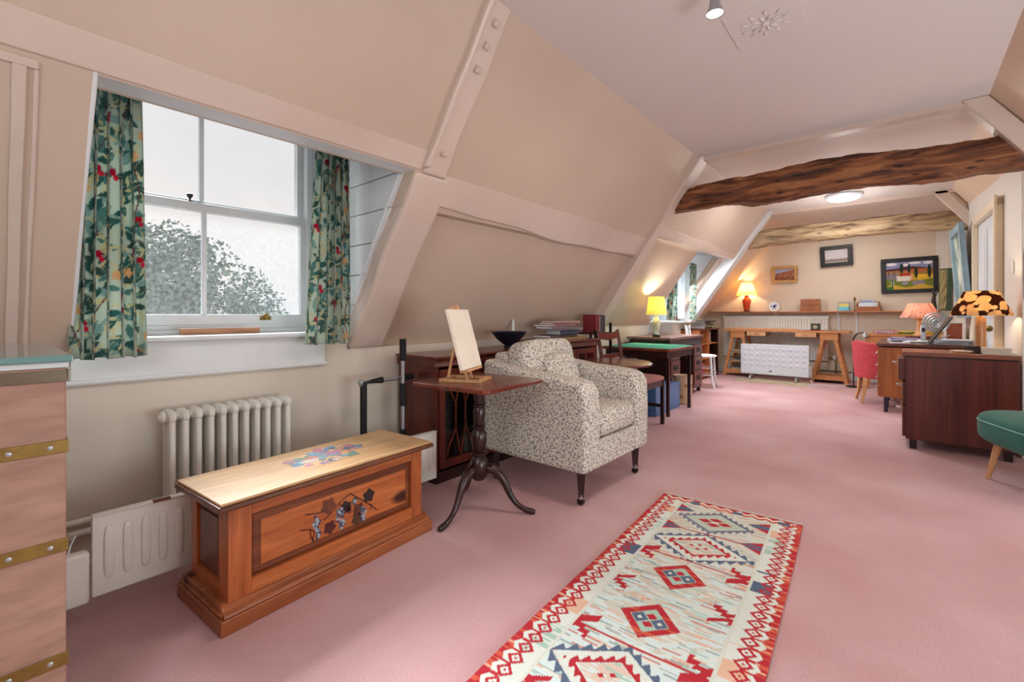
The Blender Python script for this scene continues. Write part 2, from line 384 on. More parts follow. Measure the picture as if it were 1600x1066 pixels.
# painted structural timbers standing proud of the plaster
def trim(n, mb, bev=.006, mat=None): return struct(mb.build('trim_%d' % n, mat or M_trim, bevel=bev, smooth=False))
def wavy(y0, y1, z0f, z1f, offf, n=14):
    """a hand-cut purlin along the roof slope"""
    mb = MB(); vs = []; fs = []
    for i in range(n+1):
        y = y0+(y1-y0)*i/n; a, b_, o = z0f(i/n), z1f(i/n), offf(i/n)
        vs += [(xs(a, -o), y, a), (xs(b_, -o), y, b_), (xs(b_, .05), y, b_), (xs(a, .05), y, a)]
    for i in range(n):
        for k in range(4): fs.append((i*4+k, i*4+(k+1) % 4, (i+1)*4+(k+1) % 4, (i+1)*4+k))
    fs += [(3, 2, 1, 0), (n*4, n*4+1, n*4+2, n*4+3)]
    return mb.add(vs, fs)
sn = lambda a, f, p: (lambda t: a*math.sin(f*t+p)+a*.5*math.sin(2.7*f*t+p*2))
w1, w2 = sn(.010, 5, .3), sn(.014, 7, 1.1)
trim(1, wavy(1.66, 4.33, lambda t: 1.655+w2(t)-.03*t, lambda t: 1.812+w1(t)*.5, lambda t: .012+w1(t)*.4))
trim(2, wavy(Y0, 1.50, lambda t: 1.812, lambda t: 1.90+w1(t)*.3, lambda t: .008), .004)
def rafter(n, y0, y1, z0, z1, pr, mat=None, bev=.008, wob=.006):
    mb = MB(); vs = []; fs = []; nn = 12
    for i in range(nn+1):
        z = z0+(z1-z0)*i/nn; d = wob*math.sin(i*1.1+n); e = wob*math.sin(i*.8+2*n)
        vs += [(xs(z, -pr), y0+d, z), (xs(z, -pr), y1+e, z), (xs(z, .16), y1+e, z), (xs(z, .16), y0+d, z)]
    for i in range(nn):
        for k in range(4): fs.append((i*4+k, i*4+(k+1) % 4, (i+1)*4+(k+1) % 4, (i+1)*4+k))
    fs += [(3, 2, 1, 0), (nn*4, nn*4+1, nn*4+2, nn*4+3)]
    mb.add(vs, fs); return trim(n, mb, bev, mat)
rafter(3, 1.472, 1.71, .84, 1.80, .018, bev=.022)
struct(MB().prism([(xs(.95)-.150, .95), (xs(.95)-.128, .95), (xs(1.806)-.128, 1.806), (xs(1.806)-.150, 1.806)], 'y', 1.458, 1.474).build('trim_17', M_white, bevel=.002, smooth=False))
rafter(4, 1.52, 1.655, 1.80, ZC, .022)
r5 = rafter(5, 1.50, 1.535, 1.82, ZC, .045, bev=.012, wob=.003)
for z in (1.90, 2.255, 2.345, 2.43):
    MB().box((xs(z, -.028), 1.585, z), (.030, .034, .034), (0, R(-35), .1)).build('bolt_head', M_trim, r5, bevel=.007)
rafter(6, 4.28, 4.45, .84, ZC, .05, wob=.012)
rafter(7, 7.16, 7.36, .93, ZC, .04, M_white, wob=.006)
trim(8, wavy(4.45, 7.16, lambda t: 1.86, lambda t: 1.93+w1(t)*.4, lambda t: .010), .004)
rafter(9, .055, .085, .86, 1.775, .012, wob=.001, bev=.003)
rafter(10, .10, .112, .86, 1.775, .006, wob=.001, bev=.003)
trim(11, slab(MB(), Y0, .11, 1.775, 1.795, -.010, .05), .003)
rafter(12, .226, .238, .86, 1.83, .002, M_white, wob=.001, bev=.004)
# downstands of the tie beams
trim(13, MB().prism([(XC-.02, ZC+.01), (XC-.06, ZC-.026), (.48, ZC-.032), (.46, ZC+.01)], 'y', 4.36, 4.47), .004)
trim(14, MB().prism([(XC-.02, ZC+.01), (XC-.06, ZC-.04), (.48, ZC-.04), (.46, ZC+.01)], 'y', 7.30, 7.38), .004)
# right roof slope (mirror pitch) and right walls
def xr(z, off=0): return .433+(ZC-z)/K+off
def xw(y): return .50+.16*(9.0-y)/4.05
wr = struct(T('wall_right', None, None))
MB().prism([(xr(.9), .9), (xr(ZC), ZC), (xr(ZC)+.14, ZC), (xr(.9)+.14, .9)], 'y', Y0, 4.96).build('near_slope', M_slopew, wr, smooth=False)
MB().bx(xr(.9)-.002, xr(.9)+.12, Y0, 5.1, 0, .92).build('near_knee_wall', M_wall, wr, smooth=False)
MB().prism([(.662, 0), (1.75, 0), (1.75, .86), (.66+.06, 2.34), (.662, 2.30)], 'y', 4.95, 5.02).build('return_wall', M_rwall, wr, smooth=False)
# far right wall with the door opening
YD0, YD1, ZD = 5.62, 6.72, 1.98
def wseg(mb, y0, y1, z0, z1, th=.1):
    mb.prism([(xw(y0), y0), (xw(y1), y1), (xw(y1)+th, y1), (xw(y0)+th, y0)], 'z', z0, z1)
mb = MB(); wseg(mb, 4.96, YD0, 0, 2.42); wseg(mb, YD1, Y1, 0, 2.42); wseg(mb, YD0, YD1, ZD, 2.42); mb.build('far_wall_panel', M_rwall, wr, smooth=False)
MB().prism([(.70, 2.13), (xr(ZC), ZC), (.60, ZC), (.85, 2.13)], 'y', 4.96, Y1).build('far_slope', M_slopew, wr, smooth=False)
we = MB().bx(-3.1, 1.0, Y1, Y1+.12, 0, ZC+.1).build('wall_far', plasterm('far_wall_plaster', S(220, 206, 188), S(212, 194, 174), .6), smooth=False); struct(we)
wn_ = MB().bx(-3.1, 1.9, Y0-.12, Y0, 0, ZC+.1).build('wall_near', M_wall, smooth=False); struct(wn_)
MB().bx(.36, .50, Y1-.03, Y1-.002, 0, ZC).build('pipe_boxing', M_rwall, we, smooth=False)
# painted struts on the right side of both trusses
def rstrut(n, y0, y1, a):
    mb = MB().prism([(a, ZC), (a+.13, ZC), (a+.40, ZC-.40), (a+.30, ZC-.44)], 'y', y0, y1); return trim(n, mb, .01)
rstrut(15, 4.33, 4.47, .30); rstrut(16, 7.30, 7.40, .26)
struct(MB().bx(-2.606, -2.590, Y0, 4.4, 0, .02).build('baseboard_left', M_trim, smooth=False))
struct(MB().bx(-2.85, .36, Y1-.016, Y1-.001, 0, .11).build('baseboard_far', M_white, bevel=.004, smooth=False))
# ------------------------------------------------------------ windows
def sash_window(n, x, y0, y1, z0, zm, z1, ym, latch=False, glass_lo=None):
    wroot = struct(T('window_%d' % n, None, None))
    fw = .05
    m = MB(); m.bx(x-.07, x+.03, y0-.06, y0, z0-.05, z1+.06); m.bx(x-.07, x+.03, y1+.035, y1+.16, z0-.05, z1+.06)
    m.bx(x-.02, x+.055, y1+.075, y1+.16, z0-.05, z1+.06); m.bx(x-.07, x+.03, y0-.06, y1+.16, z1+.04, z1+.1); m.bx(x-.09, x+.02, y0-.06, y1+.16, z0-.10, z0-.055)
    m.build('window_frame', M_white, wroot, bevel=.004, smooth=False)
    m = MB(); xo = x-.045                         # upper, outer sash
    m.bx(xo-.02, xo+.02, y0-.045, y0, zm-.03, z1+.04); m.bx(xo-.02, xo+.02, y1, y1+.035, zm-.03, z1+.04)
    m.bx(xo-.02, xo+.02, y0, y1, z1, z1+.04); m.bx(xo-.02, xo+.02, y0, y1, zm-.02, zm+.03); m.bx(xo-.014, xo+.014, ym-.011, ym+.011, zm+.03, z1)
    u = m.build('upper_sash', M_white, wroot, bevel=.004, smooth=False)
    MB().bx(xo-.002, xo+.002, y0, ym-.011, zm+.03, z1).build('pane', M_glass, u, smooth=False)
    MB().bx(xo-.002, xo+.002, ym+.011, y1, zm+.03, z1).build('pane', M_glass, u, smooth=False)
    m = MB(); xi = x
    m.bx(xi-.02, xi+.02, y0-.045, y0, z0-.055, zm-.035); m.bx(xi-.02, xi+.02, y1, y1+.045, z0-.055, zm-.035)
    m.bx(xi-.02, xi+.02, y0, y1, z0-.055, z0); m.bx(xi-.02, xi+.02, y0-.045, y1+.045, zm-.035, zm+.01); m.bx(xi-.014, xi+.014, ym-.011, ym+.011, z0, zm-.035)
    l = m.build('lower_sash', M_white, wroot, bevel=.004, smooth=False)
    MB().bx(xi-.002, xi+.002, y0, ym-.011, z0, zm-.035).build('pane', glass_lo or M_glass, l, smooth=False)
    MB().bx(xi-.002, xi+.002, ym+.011, y1, z0, zm-.035).build('pane', glass_lo or M_glass, l, smooth=False)
    if latch:
        MB().lathe([(.012, 0), (.012, .006), (.005, .010), (.006, .02), (.013, .028), (.014, .04), (.008, .044)], 14, (xi, .70, zm+.01)).bx(xi-.012, xi+.012, .69, .745, zm+.010, zm+.014).build('sash_fastener', M_blackg, l)
        for yy, mt in ((1.06, M_brass), (.46, M_brass)):
            MB().bx(xi+.02, xi+.024, yy-.03, yy+.03, z0-.032, z0-.010).cyl((xi+.024, yy, z0-.008), (xi+.034, yy, z0-.008), .014).bx(xi+.022, xi+.04, yy-.008, yy+.008, z0-.03, z0+.004).build('sash_lift', mt, l)
    return wroot
W1 = sash_window(1, -2.80, .262, 1.262, 1.052, 1.625, 2.125, .762, True, M_glassd)
# stool, moulded nose and apron under window one
m = MB(); m.bx(-2.83, -2.55, .236, 1.468, .925, .950); m.cyl((-2.55, .236, .9375), (-2.55, 1.34, .9375), .0135, n=12); m.bx(-2.80, -2.74, .236, 1.468, .95, .972)
m.build('window_stool', M_white, W1, bevel=.003)
m = MB(); m.bx(-2.606, -2.588, .236, 1.318, .775, .925); m.bx(-2.606, -2.580, .10, 1.325, .757, .777); m.bx(-2.606, -2.576, .10, 1.325, .762, .766)
m.build('window_apron', M_white, W1, bevel=.003, smooth=False)
W2 = sash_window(2, -2.98, 6.12, 6.88, 1.02, 1.6, 2.14, 6.5)
m = MB().bx(-3.0, -2.50, 6.085, 6.965, .93, .955); m.bx(-2.72, -2.70, 6.085, 6.965, .80, .93); m.build('window_stool', M_white, W2, bevel=.003, smooth=False)
o = MB().bx(-2.70, -2.67, .63, .99, .951, .982).build('wood_offcut', M_plank, bevel=.002, smooth=False)
setprops(o, 'raw brown timber offcut lying on the white window stool', 'wood')

# ------------------------------------------------------------ curtains
def ell(C, X, Y, cx, cy, a, b, th, col, tip=1.0):
    dx, dy = X-cx, Y-cy; u = dx*math.cos(th)+dy*math.sin(th); v = -dx*math.sin(th)+dy*math.cos(th)
    k = (u/a)**2*tip+np.abs(v/b)*(1 if tip != 1 else np.abs(v/b)) < 1
    C[k] = col[:3]
    return k
def morris(wd, ht, seed):
    def f(U, V):
        r = random.Random(seed); X, Y = U*wd, V*ht
        C = np.zeros(U.shape+(3,)); C[:] = S(190, 202, 188)[:3]
        teal = [S(66, 116, 110), S(100, 144, 138), S(140, 172, 166), S(74, 106, 98)]
        for k in range(int(wd*ht*520)):
            cx, cy, th = r.random()*wd, r.random()*ht, r.random()*PI; a = r.uniform(.024, .046); col = teal[r.randrange(4)]
            e = ell(C, X, Y, cx, cy, a, a*.42, th, col, 1.001)
            if r.random() < .5: ell(C, X, Y, cx+.004, cy+.004, a*.8, .0018, th, S(176, 184, 150), 1.001)
        for k in range(int(wd*ht*260)):
            cx, cy, th = r.random()*wd, r.random()*ht, r.random()*PI
            ell(C, X, Y, cx, cy, .026, .006, th, S(200, 196, 160), 1.001)
        for k in range(int(wd*5)+1):                          # winding brown stems
            x0 = r.random()*wd; ph = r.random()*6
            C[np.abs(X-x0-.05*np.sin(Y*9+ph)-.12*np.mod(Y, .5)) < .0028] = S(120, 84, 80)[:3]
        for k in range(int(wd*ht*17)):
            cx, cy = r.random()*wd, r.random()*ht
            ell(C, X, Y, cx, cy, .015, .014, 0, S(176, 34, 66)); ell(C, X, Y, cx+.012, cy-.022, .011, .011, 0, S(196, 48, 80))
        for k in range(int(wd*ht*22)):
            cx, cy = r.random()*wd, r.random()*ht
            for q in range(5): ell(C, X, Y, cx+.012*math.cos(q*1.256), cy+.012*math.sin(q*1.256), .010, .007, q*1.256, S(214, 176, 132))
        return C
    return f
M_curt = printed('patterned_curtain_cloth', .85, transl=.45)
def curtain(x, y0, y1, z0, z1, folds, amp, seed, label, cloth=.62, nx=130, ny=240, top=.7, lean=0, grp=None, mat=None):
    r = random.Random(seed); ph = [r.random()*6 for _ in range(4)]
    c0 = Vector(((x), (y0+y1)/2, z0))
    def pos(u, v):
        g = top+(1-top)*(1-v)**.8
        yc = (y0+y1)/2+lean*v
        uu = u+.02*math.sin(u*9+ph[0])*(1-v)
        y = yc+(y1-y0)*(uu-.5)*g
        a = amp*(.75+.35*math.sin(v*2+ph[1]))*(.8+.4*math.sin(u*5+ph[2]))
        xx = x+a*math.sin(2*PI*folds*u+ph[3]+.5*math.sin(v*2.2+u*3))+.25*a*math.sin(2*PI*folds*2.3*u+v)
        y += .010*math.cos(2*PI*folds*u+ph[3])
        return (xx-c0.x, y-c0.y, (z1-z0)*v+.004*math.sin(u*20)*(1-v))
    o = grid_paint('curtain', nx, ny, pos, morris(cloth, z1-z0, seed), mat or M_curt)
    o.location = c0; s = o.modifiers.new('solid', 'SOLIDIFY'); s.thickness = .002
    return setprops(o, label, 'curtain', grp)
curtain(-2.47, .225, .455, .872, 2.03, 5.5, .034, 3, 'green leafy curtain with red fruit hanging at the left of the big near window', top=.82, lean=.0)
curtain(-2.47, 1.140, 1.415, .885, 2.03, 5.5, .030, 5, 'green leafy curtain with red fruit hanging at the right of the big near window', top=.72, lean=.02)
curtain(-2.43, 6.075, 6.40, .985, 1.80, 4.5, .020, 9, 'dark green curtain with red dots at the left of the small far dormer window', nx=90, ny=120, top=.95)
curtain(-2.32, 6.62, 6.90, .985, 1.80, 4, .018, 11, 'pale green curtain at the right of the small far dormer window', nx=90, ny=120, top=.95)
m_net, nt_, b_ = newmat('white_net'); b_.inputs['Base Color'].default_value = S(236, 240, 242)
def netc(U, V): return np.ones(U.shape+(3,))*np.array(S(232, 238, 242)[:3])
_m = morris; morris = lambda a, b_, c_: netc
curtain(-2.40, 6.36, 6.62, .99, 1.80, 5, .012, 12, 'white net curtain hanging between the two green curtains of the far dormer', nx=80, ny=60, top=1, mat=printed('net_cloth', .9, transl=.7))
morris = _m
MB().tube([(-2.48, .24, 2.05), (-2.48, 1.465, 2.05)], .009).build('curtain_rail', M_white, W1)
MB().tube([(-2.45, 6.07, 1.805), (-2.31, 6.91, 1.805)], .007).build('curtain_rail', M_white, W2)

# ------------------------------------------------------------ the tree outside
def make_tree():
    t = T('broadleaf_tree', 'tall grey green tree outside the near window', 'tree', (-14.5, 1.2, -5.5))
    q = np.random.RandomState(4)
    def outside():
        cl = []
        for k in range(190):
            a = q.rand()*2*PI; b_ = math.asin(2*q.rand()-1); rr = .62+.38*q.rand()
            cl.append((3.3*rr*math.cos(a)*math.cos(b_)*1.0, 5.0*rr*math.sin(a)*math.cos(b_), 3.1*rr*math.sin(b_), .6+.5*q.rand()))
        return cl
    V = []; n = 0
    cl = outside(); pts = []
    for cx, cy, cz, r in cl:
        k = 430
        d = q.normal(size=(k, 3)); d /= np.linalg.norm(d, axis=1)[:, None]; rad = r*(.55+.5*q.rand(k))[:, None]
        pts.append(np.array([cx, cy, cz+6.0])+d*rad*np.array([1, 1, .75]))
    P = np.concatenate(pts); k = len(P)
    a = q.normal(size=(k, 3)); a /= np.linalg.norm(a, axis=1)[:, None]; b_ = np.cross(a, q.normal(size=(k, 3))); b_ /= np.linalg.norm(b_, axis=1)[:, None]
    s = (.045+.05*q.rand(k))[:, None]
    V = np.stack([P-a*s, P+b_*s*.5, P+a*s, P-b_*s*.5], 1).reshape(-1, 3)
    me = bpy.data.meshes.new('foliage'); me.from_pydata(V.tolist(), [], [(4*i, 4*i+1, 4*i+2, 4*i+3) for i in range(k)])
    mt = plain('grey_green_leaves', S(112, 142, 116), .7, sc=1.1, c2=S(38, 72, 66)); me.materials.append(mt)
    o = bpy.data.objects.new('foliage', me); COL.objects.link(o); o.parent = t; o['kind'] = 'stuff'
    m = MB(); m.tube([(0, 0, 0), (.1, .05, 2.5), (0, .1, 5), (.1, 0, 7)], [.38, .3, .22, .08], 12)
    for k in range(26):
        cx, cy, cz, r = cl[k*5]; m.tube([(0, .1, 3.2+(k % 5)*.6), (cx*.5, cy*.5, cz*.5+5.6), (cx, cy, cz+6.0)], [.09, .05, .02], 6)
    m.build('trunk', plain('grey_bark', S(96, 92, 88), .8, bmp=.4), t)
make_tree()

# ------------------------------------------------------------ kilim
def kilim(U, V):
    wd, ln = .68, 2.42; X, L = U*wd, V*ln                 # L from the far end
    q = np.random.RandomState(2)
    C = np.zeros(U.shape+(3,))
    c = lambda *a: np.array(S(*a)[:3])
    base = c(220, 235, 232); red = c(190, 44, 56); navy = c(92, 108, 134); sal = c(232, 178, 146); cream = c(236, 232, 216); mint = c(176, 206, 190); org = c(214, 96, 72); tan = c(214, 190, 160)
    C[:] = base
    rowL = np.floor(L/.0075).astype(int); colX = np.floor(X/.055+ (rowL*37 % 11)/3.0).astype(int)
    h = (np.sin(rowL*12.9898+colX*78.233)*43758.5453) % 1
    h2 = (np.sin(rowL*4.1+colX*91.7)*24634.6) % 1
    for lo, hi, cc in ((.08, .17, sal), (.17, .25, mint), (.25, .36, c(150, 168, 168)), (.36, .42, c(206, 120, 104)), (.42, .52, cream)):
        k = (h >= lo) & (h < hi); C[k] = cc*.8+base*.2
    far = np.clip((.5-np.abs(L-.27))*4, 0, 1)[..., None]; C = C*(1-far*.35)+tan*far*.35
    xc = .325
    def dia(cy, a, b): return np.abs(X-xc)/a+np.abs(L-cy)/b
    def teeth(cy, a, b, wdt, per, col, ph=0, inner=False):
        d = dia(cy, a, b); t = np.abs(((X-xc)/per+ph) % 1-.5)*2
        ww = wdt*t
        k = (d > 1) & (d < 1+ww) if not inner else (d < 1) & (d > 1-ww)
        C[k] = col
    for cy, kind in ((.25, 1), (.55, 2), (.835, 3), (1.155, 3), (1.47, 2), (1.77, 3), (2.08, 1)):
        if kind == 1:
            C[(dia(cy, .20, .155) < 1)] = base*.6+tan*.4
            teeth(cy, .165, .125, .22, .028, c(126, 122, 140), 0, False); k = np.abs(dia(cy, .155, .118)-1) < .055; C[k] = navy
            C[dia(cy, .145, .11) < 1] = c(196, 208, 190)
            for dx, dy in ((0, -.032), (0, .032), (-.045, 0), (.045, 0)): C[(np.abs(X-xc-dx)/.036+np.abs(L-cy-dy)/.024) < 1] = red if dx == 0 or True else sal
            C[(np.abs(X-xc)/.02+np.abs(L-cy)/.014) < 1] = cream
        if kind == 2:
            teeth(cy, .205, .14, .22, .036, navy); k = np.abs(dia(cy, .203, .138)-1) < .03; C[k] = navy
            C[(dia(cy, .19, .13) < 1)] = cream*.5+base*.5
            teeth(cy, .125, .088, .30, .03, red); C[np.abs(dia(cy, .122, .086)-1) < .07] = red
            k = dia(cy, .108, .076) < 1; C[k] = (C[k]*0+base); k2 = k & (h < .5); C[k2] = (sal*.6+base*.4); k3 = k & (h > .8); C[k3] = mint
            for dx, dy in ((0, -.02), (0, .022), (-.03, 0), (.03, 0)): C[(np.abs(X-xc-dx)/.012+np.abs(L-cy-dy)/.01) < 1] = red
        if kind == 3:
            k = (dia(cy, .26, .20) < 1) & (dia(cy, .22, .165) > 1) & (h2 < .45); C[k] = (tan*.6+base*.4)
            k = (dia(cy, .17, .14) < 1) & (h2 < .5); C[k] = tan*.5+base*.5
            dd = dia(cy, .104, .104); C[dd < 1] = red; C[(dd < 1) & (h < .25)] = org
            C[dia(cy, .068, .068) < 1] = mint
            for dx, dy in ((0, -.022), (0, .022)):
                C[(np.abs(X-xc-dx)/.020+np.abs(L-cy-dy)/.018) < 1] = red; C[(np.abs(X-xc-.034*(1 if dy > 0 else -1))/.03+np.abs(L-cy)/.03) < 1] = navy
                C[(np.abs(X-xc-.034*(1 if dy > 0 else -1))/.009+np.abs(L-cy)/.009) < 1] = cream
    # serrated butterflies at both sides
    for cy, k3 in ((.40, 1), (.17, 1), (.70, 0), (.985, 0), (1.30, 0), (1.62, 0), (1.9, 0)):
        for sx in (.135, .535):
            dx = (X-sx)*(1 if sx < .3 else -1); dy = L-cy
            t = np.abs(((L+X*.6)/.030) % 1-.5)*2
            if k3: k = (dx > -.03) & (dx < .075) & (np.abs(dy) < (.075-dx)*.62) ; C[k] = np.where((np.abs(dy[k])[:, None] < .02), navy, red)
            else:
                k = (np.abs(np.abs(dy)-(.010+np.abs(dx)*.75)) < .006+.022*t) & (np.abs(dx) < .055); C[k] = red
    for cy in (.40, .695, 1.31, 1.61, 1.93):
        k = (np.abs(L-cy) < .0035) & (X > .11) & (X < .56); C[k] = red
    # borders
    for bx in (np.minimum(X, wd-X), ):
        side = X > wd/2
        k = bx < .115; C[k] = base*.55+cream*.45
        k = (bx > .115) & (bx < .128); C[k] = c(222, 226, 214)
        seg = np.floor(L/.17+side*.5).astype(int) % 6
        k = (bx > .045) & (bx < .115) & (seg == 1) & (np.mod(L, .17) < .09); C[k] = (sal*.8+cream*.2); k = (bx > .045) & (bx < .115) & (seg == 4) & (np.mod(L, .17) < .10); C[k] = navy
        k = (bx > .045) & (bx < .115) & (seg == 2) & (h < .5); C[k] = mint
        p = .055; t = np.abs(((L/p) % 1)-.5)*2                  # 0..1 zigzag
        z1 = .016+.018*t; k = bx < z1; C[k] = red; k2 = k & (h < .35); C[k2] = org; k2 = k & (h > .9); C[k2] = sal
        dd = np.abs(bx-.062)/.030+np.abs(((L/p) % 1)-.5)*2*.95; C[(dd > .55) & (dd < 1.0) & (bx > .03)] = red; C[(dd < .2)] = red
        k = (np.abs(bx-.045) < .012) & (t > .80); C[k] = red*.8+org*.2
    # far end border: zigzag row and the pale selvedge
    p = .062; t = np.abs(((X/p) % 1)-.5)*2
    k = L < .085; C[k & (X > .045) & (X < wd-.045)] = cream
    k = (L < .030+.028*t) & (L > .014); C[k] = red; k = (np.abs(L-.062-.022*t) < .010); C[k] = org
    k = (L < .085) & (L > .05) & (np.mod(X+.05, .21) < .05); C[k] = navy
    C[L < .022] = c(204, 196, 186)
    grain = .90+.10*np.sin(L*2*PI/.0075)[..., None]*.5+.06*(q.rand(*U.shape)[..., None]-.5)
    return np.clip(C*grain, 0, 1)
M_kilim = printed('woven_wool', .9, weave=(0, 130, 0))
def rpos(u, v): return (u*.68+.002*math.sin(v*9), -v*2.42, .006+.0015*math.sin(u*9+v*13)+.001*math.sin(v*60))
o = grid_paint('kilim_rug', 240, 560, rpos, kilim, M_kilim); o.location = (-1.055, 2.609, .001); o.rotation_euler = (0, 0, R(3.9))
s = o.modifiers.new('solid', 'SOLIDIFY'); s.thickness = .005; s.offset = -1
setprops(o, 'long pale kilim runner with red diamonds and red zigzag edges on the pink carpet', 'rug')

# ------------------------------------------------------------ camphor campaign chest
c = T('campaign_chest', 'tall faded wooden campaign chest with brass straps and glass top at the left edge', 'chest', (-1.39, .12, 0))
c1 = MB().bx(-.70, 0, -1.1, 0, .02, .935).build('carcass', M_camph, c, bevel=.003, smooth=False)
MB().bx(-.705, .004, -1.1, .004, .935, .948).build('top_board', plain('pale_paint', S(196, 206, 206), .4), c, bevel=.002, smooth=False)
mg, nt, b = newmat('thick_glass_sheet'); b.inputs['Base Color'].default_value = S(150, 200, 200); b.inputs['Roughness'].default_value = .05; b.inputs['Transmission Weight'].default_value = .6
MB().bx(-.71, .010, -1.1, .010, .9485, .962).build('glass_top', mg, c, bevel=.002, smooth=False)
for z in (.764, .549, .300, .09):
    st = MB().bx(0, .003, -.105, .003, z-.014, z+.014).bx(-.10, .003, 0, .003, z-.014, z+.014).build('brass_strap', M_brass, c, bevel=.001, smooth=False)
    for yy in (-.025, -.085): MB().lathe([(.005, 0), (.005, .001), (.003, .002)], 10).build('screw', M_silver, st).matrix_local = Matrix.Translation((.003, yy, z)) @ Matrix.Rotation(R(90), 4, 'Y')
MB().bx(0, .003, -.115, .003, .905, .93).bx(-.3, .003, 0, .003, .905, .93).build('corner_plate', plain('dark_brass', S(104, 92, 78), .4, .7), c, bevel=.001, smooth=False)

# ------------------------------------------------------------ column radiator
c = T('column_radiator', 'cream cast iron column radiator on the wall under the near window', 'radiator', (-2.50, .52, 0))
for k in range(11):
    y = .027+k*.050; m = MB()
    for x in (-.048, 0, .048):
        m.tube([(x, y, .10), (x, y, .60)], .0135, 10)
    for z in (.10, .595): m.pillow((0, y, z), (.145, .040, .055), .7, 14, 8)
    m.cyl((.012, y-.027, .595), (.012, y+.027, .595), .019, n=10); m.cyl((0, y-.027, .10), (0, y+.027, .10), .017, n=10)
    m.build('radiator_section', M_cream, c)
MB().lathe([(.024, -.012), (.026, 0), (.012, .012)], 12).build('end_plug', M_cream, c).matrix_local = Matrix.Translation((.012, -.004, .595)) @ Matrix.Rotation(R(90), 4, 'X')
MB().tube([(0, -.01, .10), (0, -.06, .10), (0, -.08, .06), (0, -.08, 0)], .011).build('pipe', M_cream, c)
MB().tube([(0, .57, .10), (0, .60, .10), (0, .61, .05), (0, .61, 0)], .011).build('pipe', M_cream, c)
for y in (.05, .51): MB().bx(-.025, .025, y-.012, y+.012, 0, .085).build('foot', M_cream, c, bevel=.004)
o = MB().tube([(-2.56, -.2, .20), (-2.56, .38, .20)], .014).tube([(-2.56, -.2, .155), (-2.56, .38, .155)], .014).build('heating_pipes', M_cream); setprops(o, 'pair of cream heating pipes along the wall behind the campaign chest', 'pipe')

# ------------------------------------------------------------ low panel heater
c = T('panel_heater', 'long low white panel heater standing behind the painted pine chest', 'heater', (-2.15, .25, 0))
m = MB(); m.bx(-.028, 0, 0, 1.55, .058, .342); m.bx(-.028, .006, 0, 1.55, .338, .345)
p = m.build('heater_panel', M_cream, c, bevel=.006)
for k in range(29):
    y = .045+k*.052
    MB().pillow((.001, y, .205), (.016, .030, .19), .6, 20, 8).build('pressed_flute', M_cream, p)
for y in (.42, 1.30):
    MB().bx(-.10, .060, y-.022, y+.022, 0, .022).prism([(-.028, .02), (.045, .02), (.002, .060), (-.028, .06)], 'y', y-.018, y+.018).build('foot', M_cream, c, bevel=.003, smooth=False)
MB().bx(-.040, .004, -.115, -.006, .045, .225).build('control_box', M_cream, c, bevel=.01)
MB().bx(-.034, -.002, -.13, -.115, .09, .19).build('control_cover', M_cream, c, bevel=.004)
MB().bx(-.016, .0065, .17, .225, .339, .3455).build('slot', plain('rust', S(120, 70, 52), .7), c)
pts = [(-.02, -.06, .22), (-.05, -.05, .245), (-.12, -.03, .25), (-.2, -.12, .16), (-.15, -.16, .03), (-.05, -.14, .008), (.0, -.12, .006), (-.03, -.07, .006), (-.1, -.08, .006)]
MB().tube(pts, .003, 6).build('cable', M_white, c)

# ------------------------------------------------------------ painted pine chest
M_pine2 = wood('brown_pine', S(172, 100, 58), S(128, 66, 34), 1, 7, .35, knots=5)
c = T('pine_blanket_chest', 'orange pine chest with painted grapes on the front and a worn painted lid', 'chest', (-1.671, .502, 0), R(4.36))
D, L_ = -.385, .93
m = MB()
m.bx(D, 0, 0, L_, 0, .052)
m.build('plinth', M_pine2, c, bevel=.004, smooth=False)
m = MB(); m.prism([(D+.006, .052), (-.006, .052), (-.008, .060), (-.014, .066), (-.026, .070), (-.028, .082), (-.040, .088), (D+.02, .088)], 'y', .012, L_-.012); m.bx(D+.006, -.02, .006, L_-.006, .052, .066); m.bx(D+.02, -.026, .022, L_-.022, .066, .082)
m.build('plinth_moulding', M_pine2, c, bevel=.003)
x0, x1, y0, y1, z0, z1 = D+.03, -.036, .036, .894, .082, .404
MB().bx(x0+.02, x1-.022, y0+.022, y1-.022, z0, z1).build('carcass', M_pinedk, c, smooth=False)
for ya, yb in ((y0, y0+.075), (y1-.062, y1)): MB().bx(x1-.045, x1, ya, yb, z0, z1).build('stile', M_pineend, c, bevel=.002, smooth=False)
MB().bx(x1-.045, x1, y0+.075, y1-.062, z1-.046, z1).build('rail', M_pine, c, bevel=.002, smooth=False)
MB().bx(x1-.045, x1, y0+.075, y1-.062, z0, z0+.052).build('rail', M_pine, c, bevel=.002, smooth=False)
for xa, xb in ((x0, x0+.05), (x1-.046-.03, x1-.046)): MB().bx(xa, xb, y0, y0+.03, z0, z1).build('end_stile', M_pineend, c, bevel=.002, smooth=False)
MB().bx(x0+.05, x1-.07, y0, y0+.03, z1-.04, z1).build('end_rail', M_pine, c, smooth=False); MB().bx(x0+.05, x1-.07, y0, y0+.03, z0, z0+.045).build('end_rail', M_pine, c, smooth=False)
MB().bx(x0, x1-.04, y1-.03, y1, z0, z1).build('end_board', M_pineend, c, smooth=False)
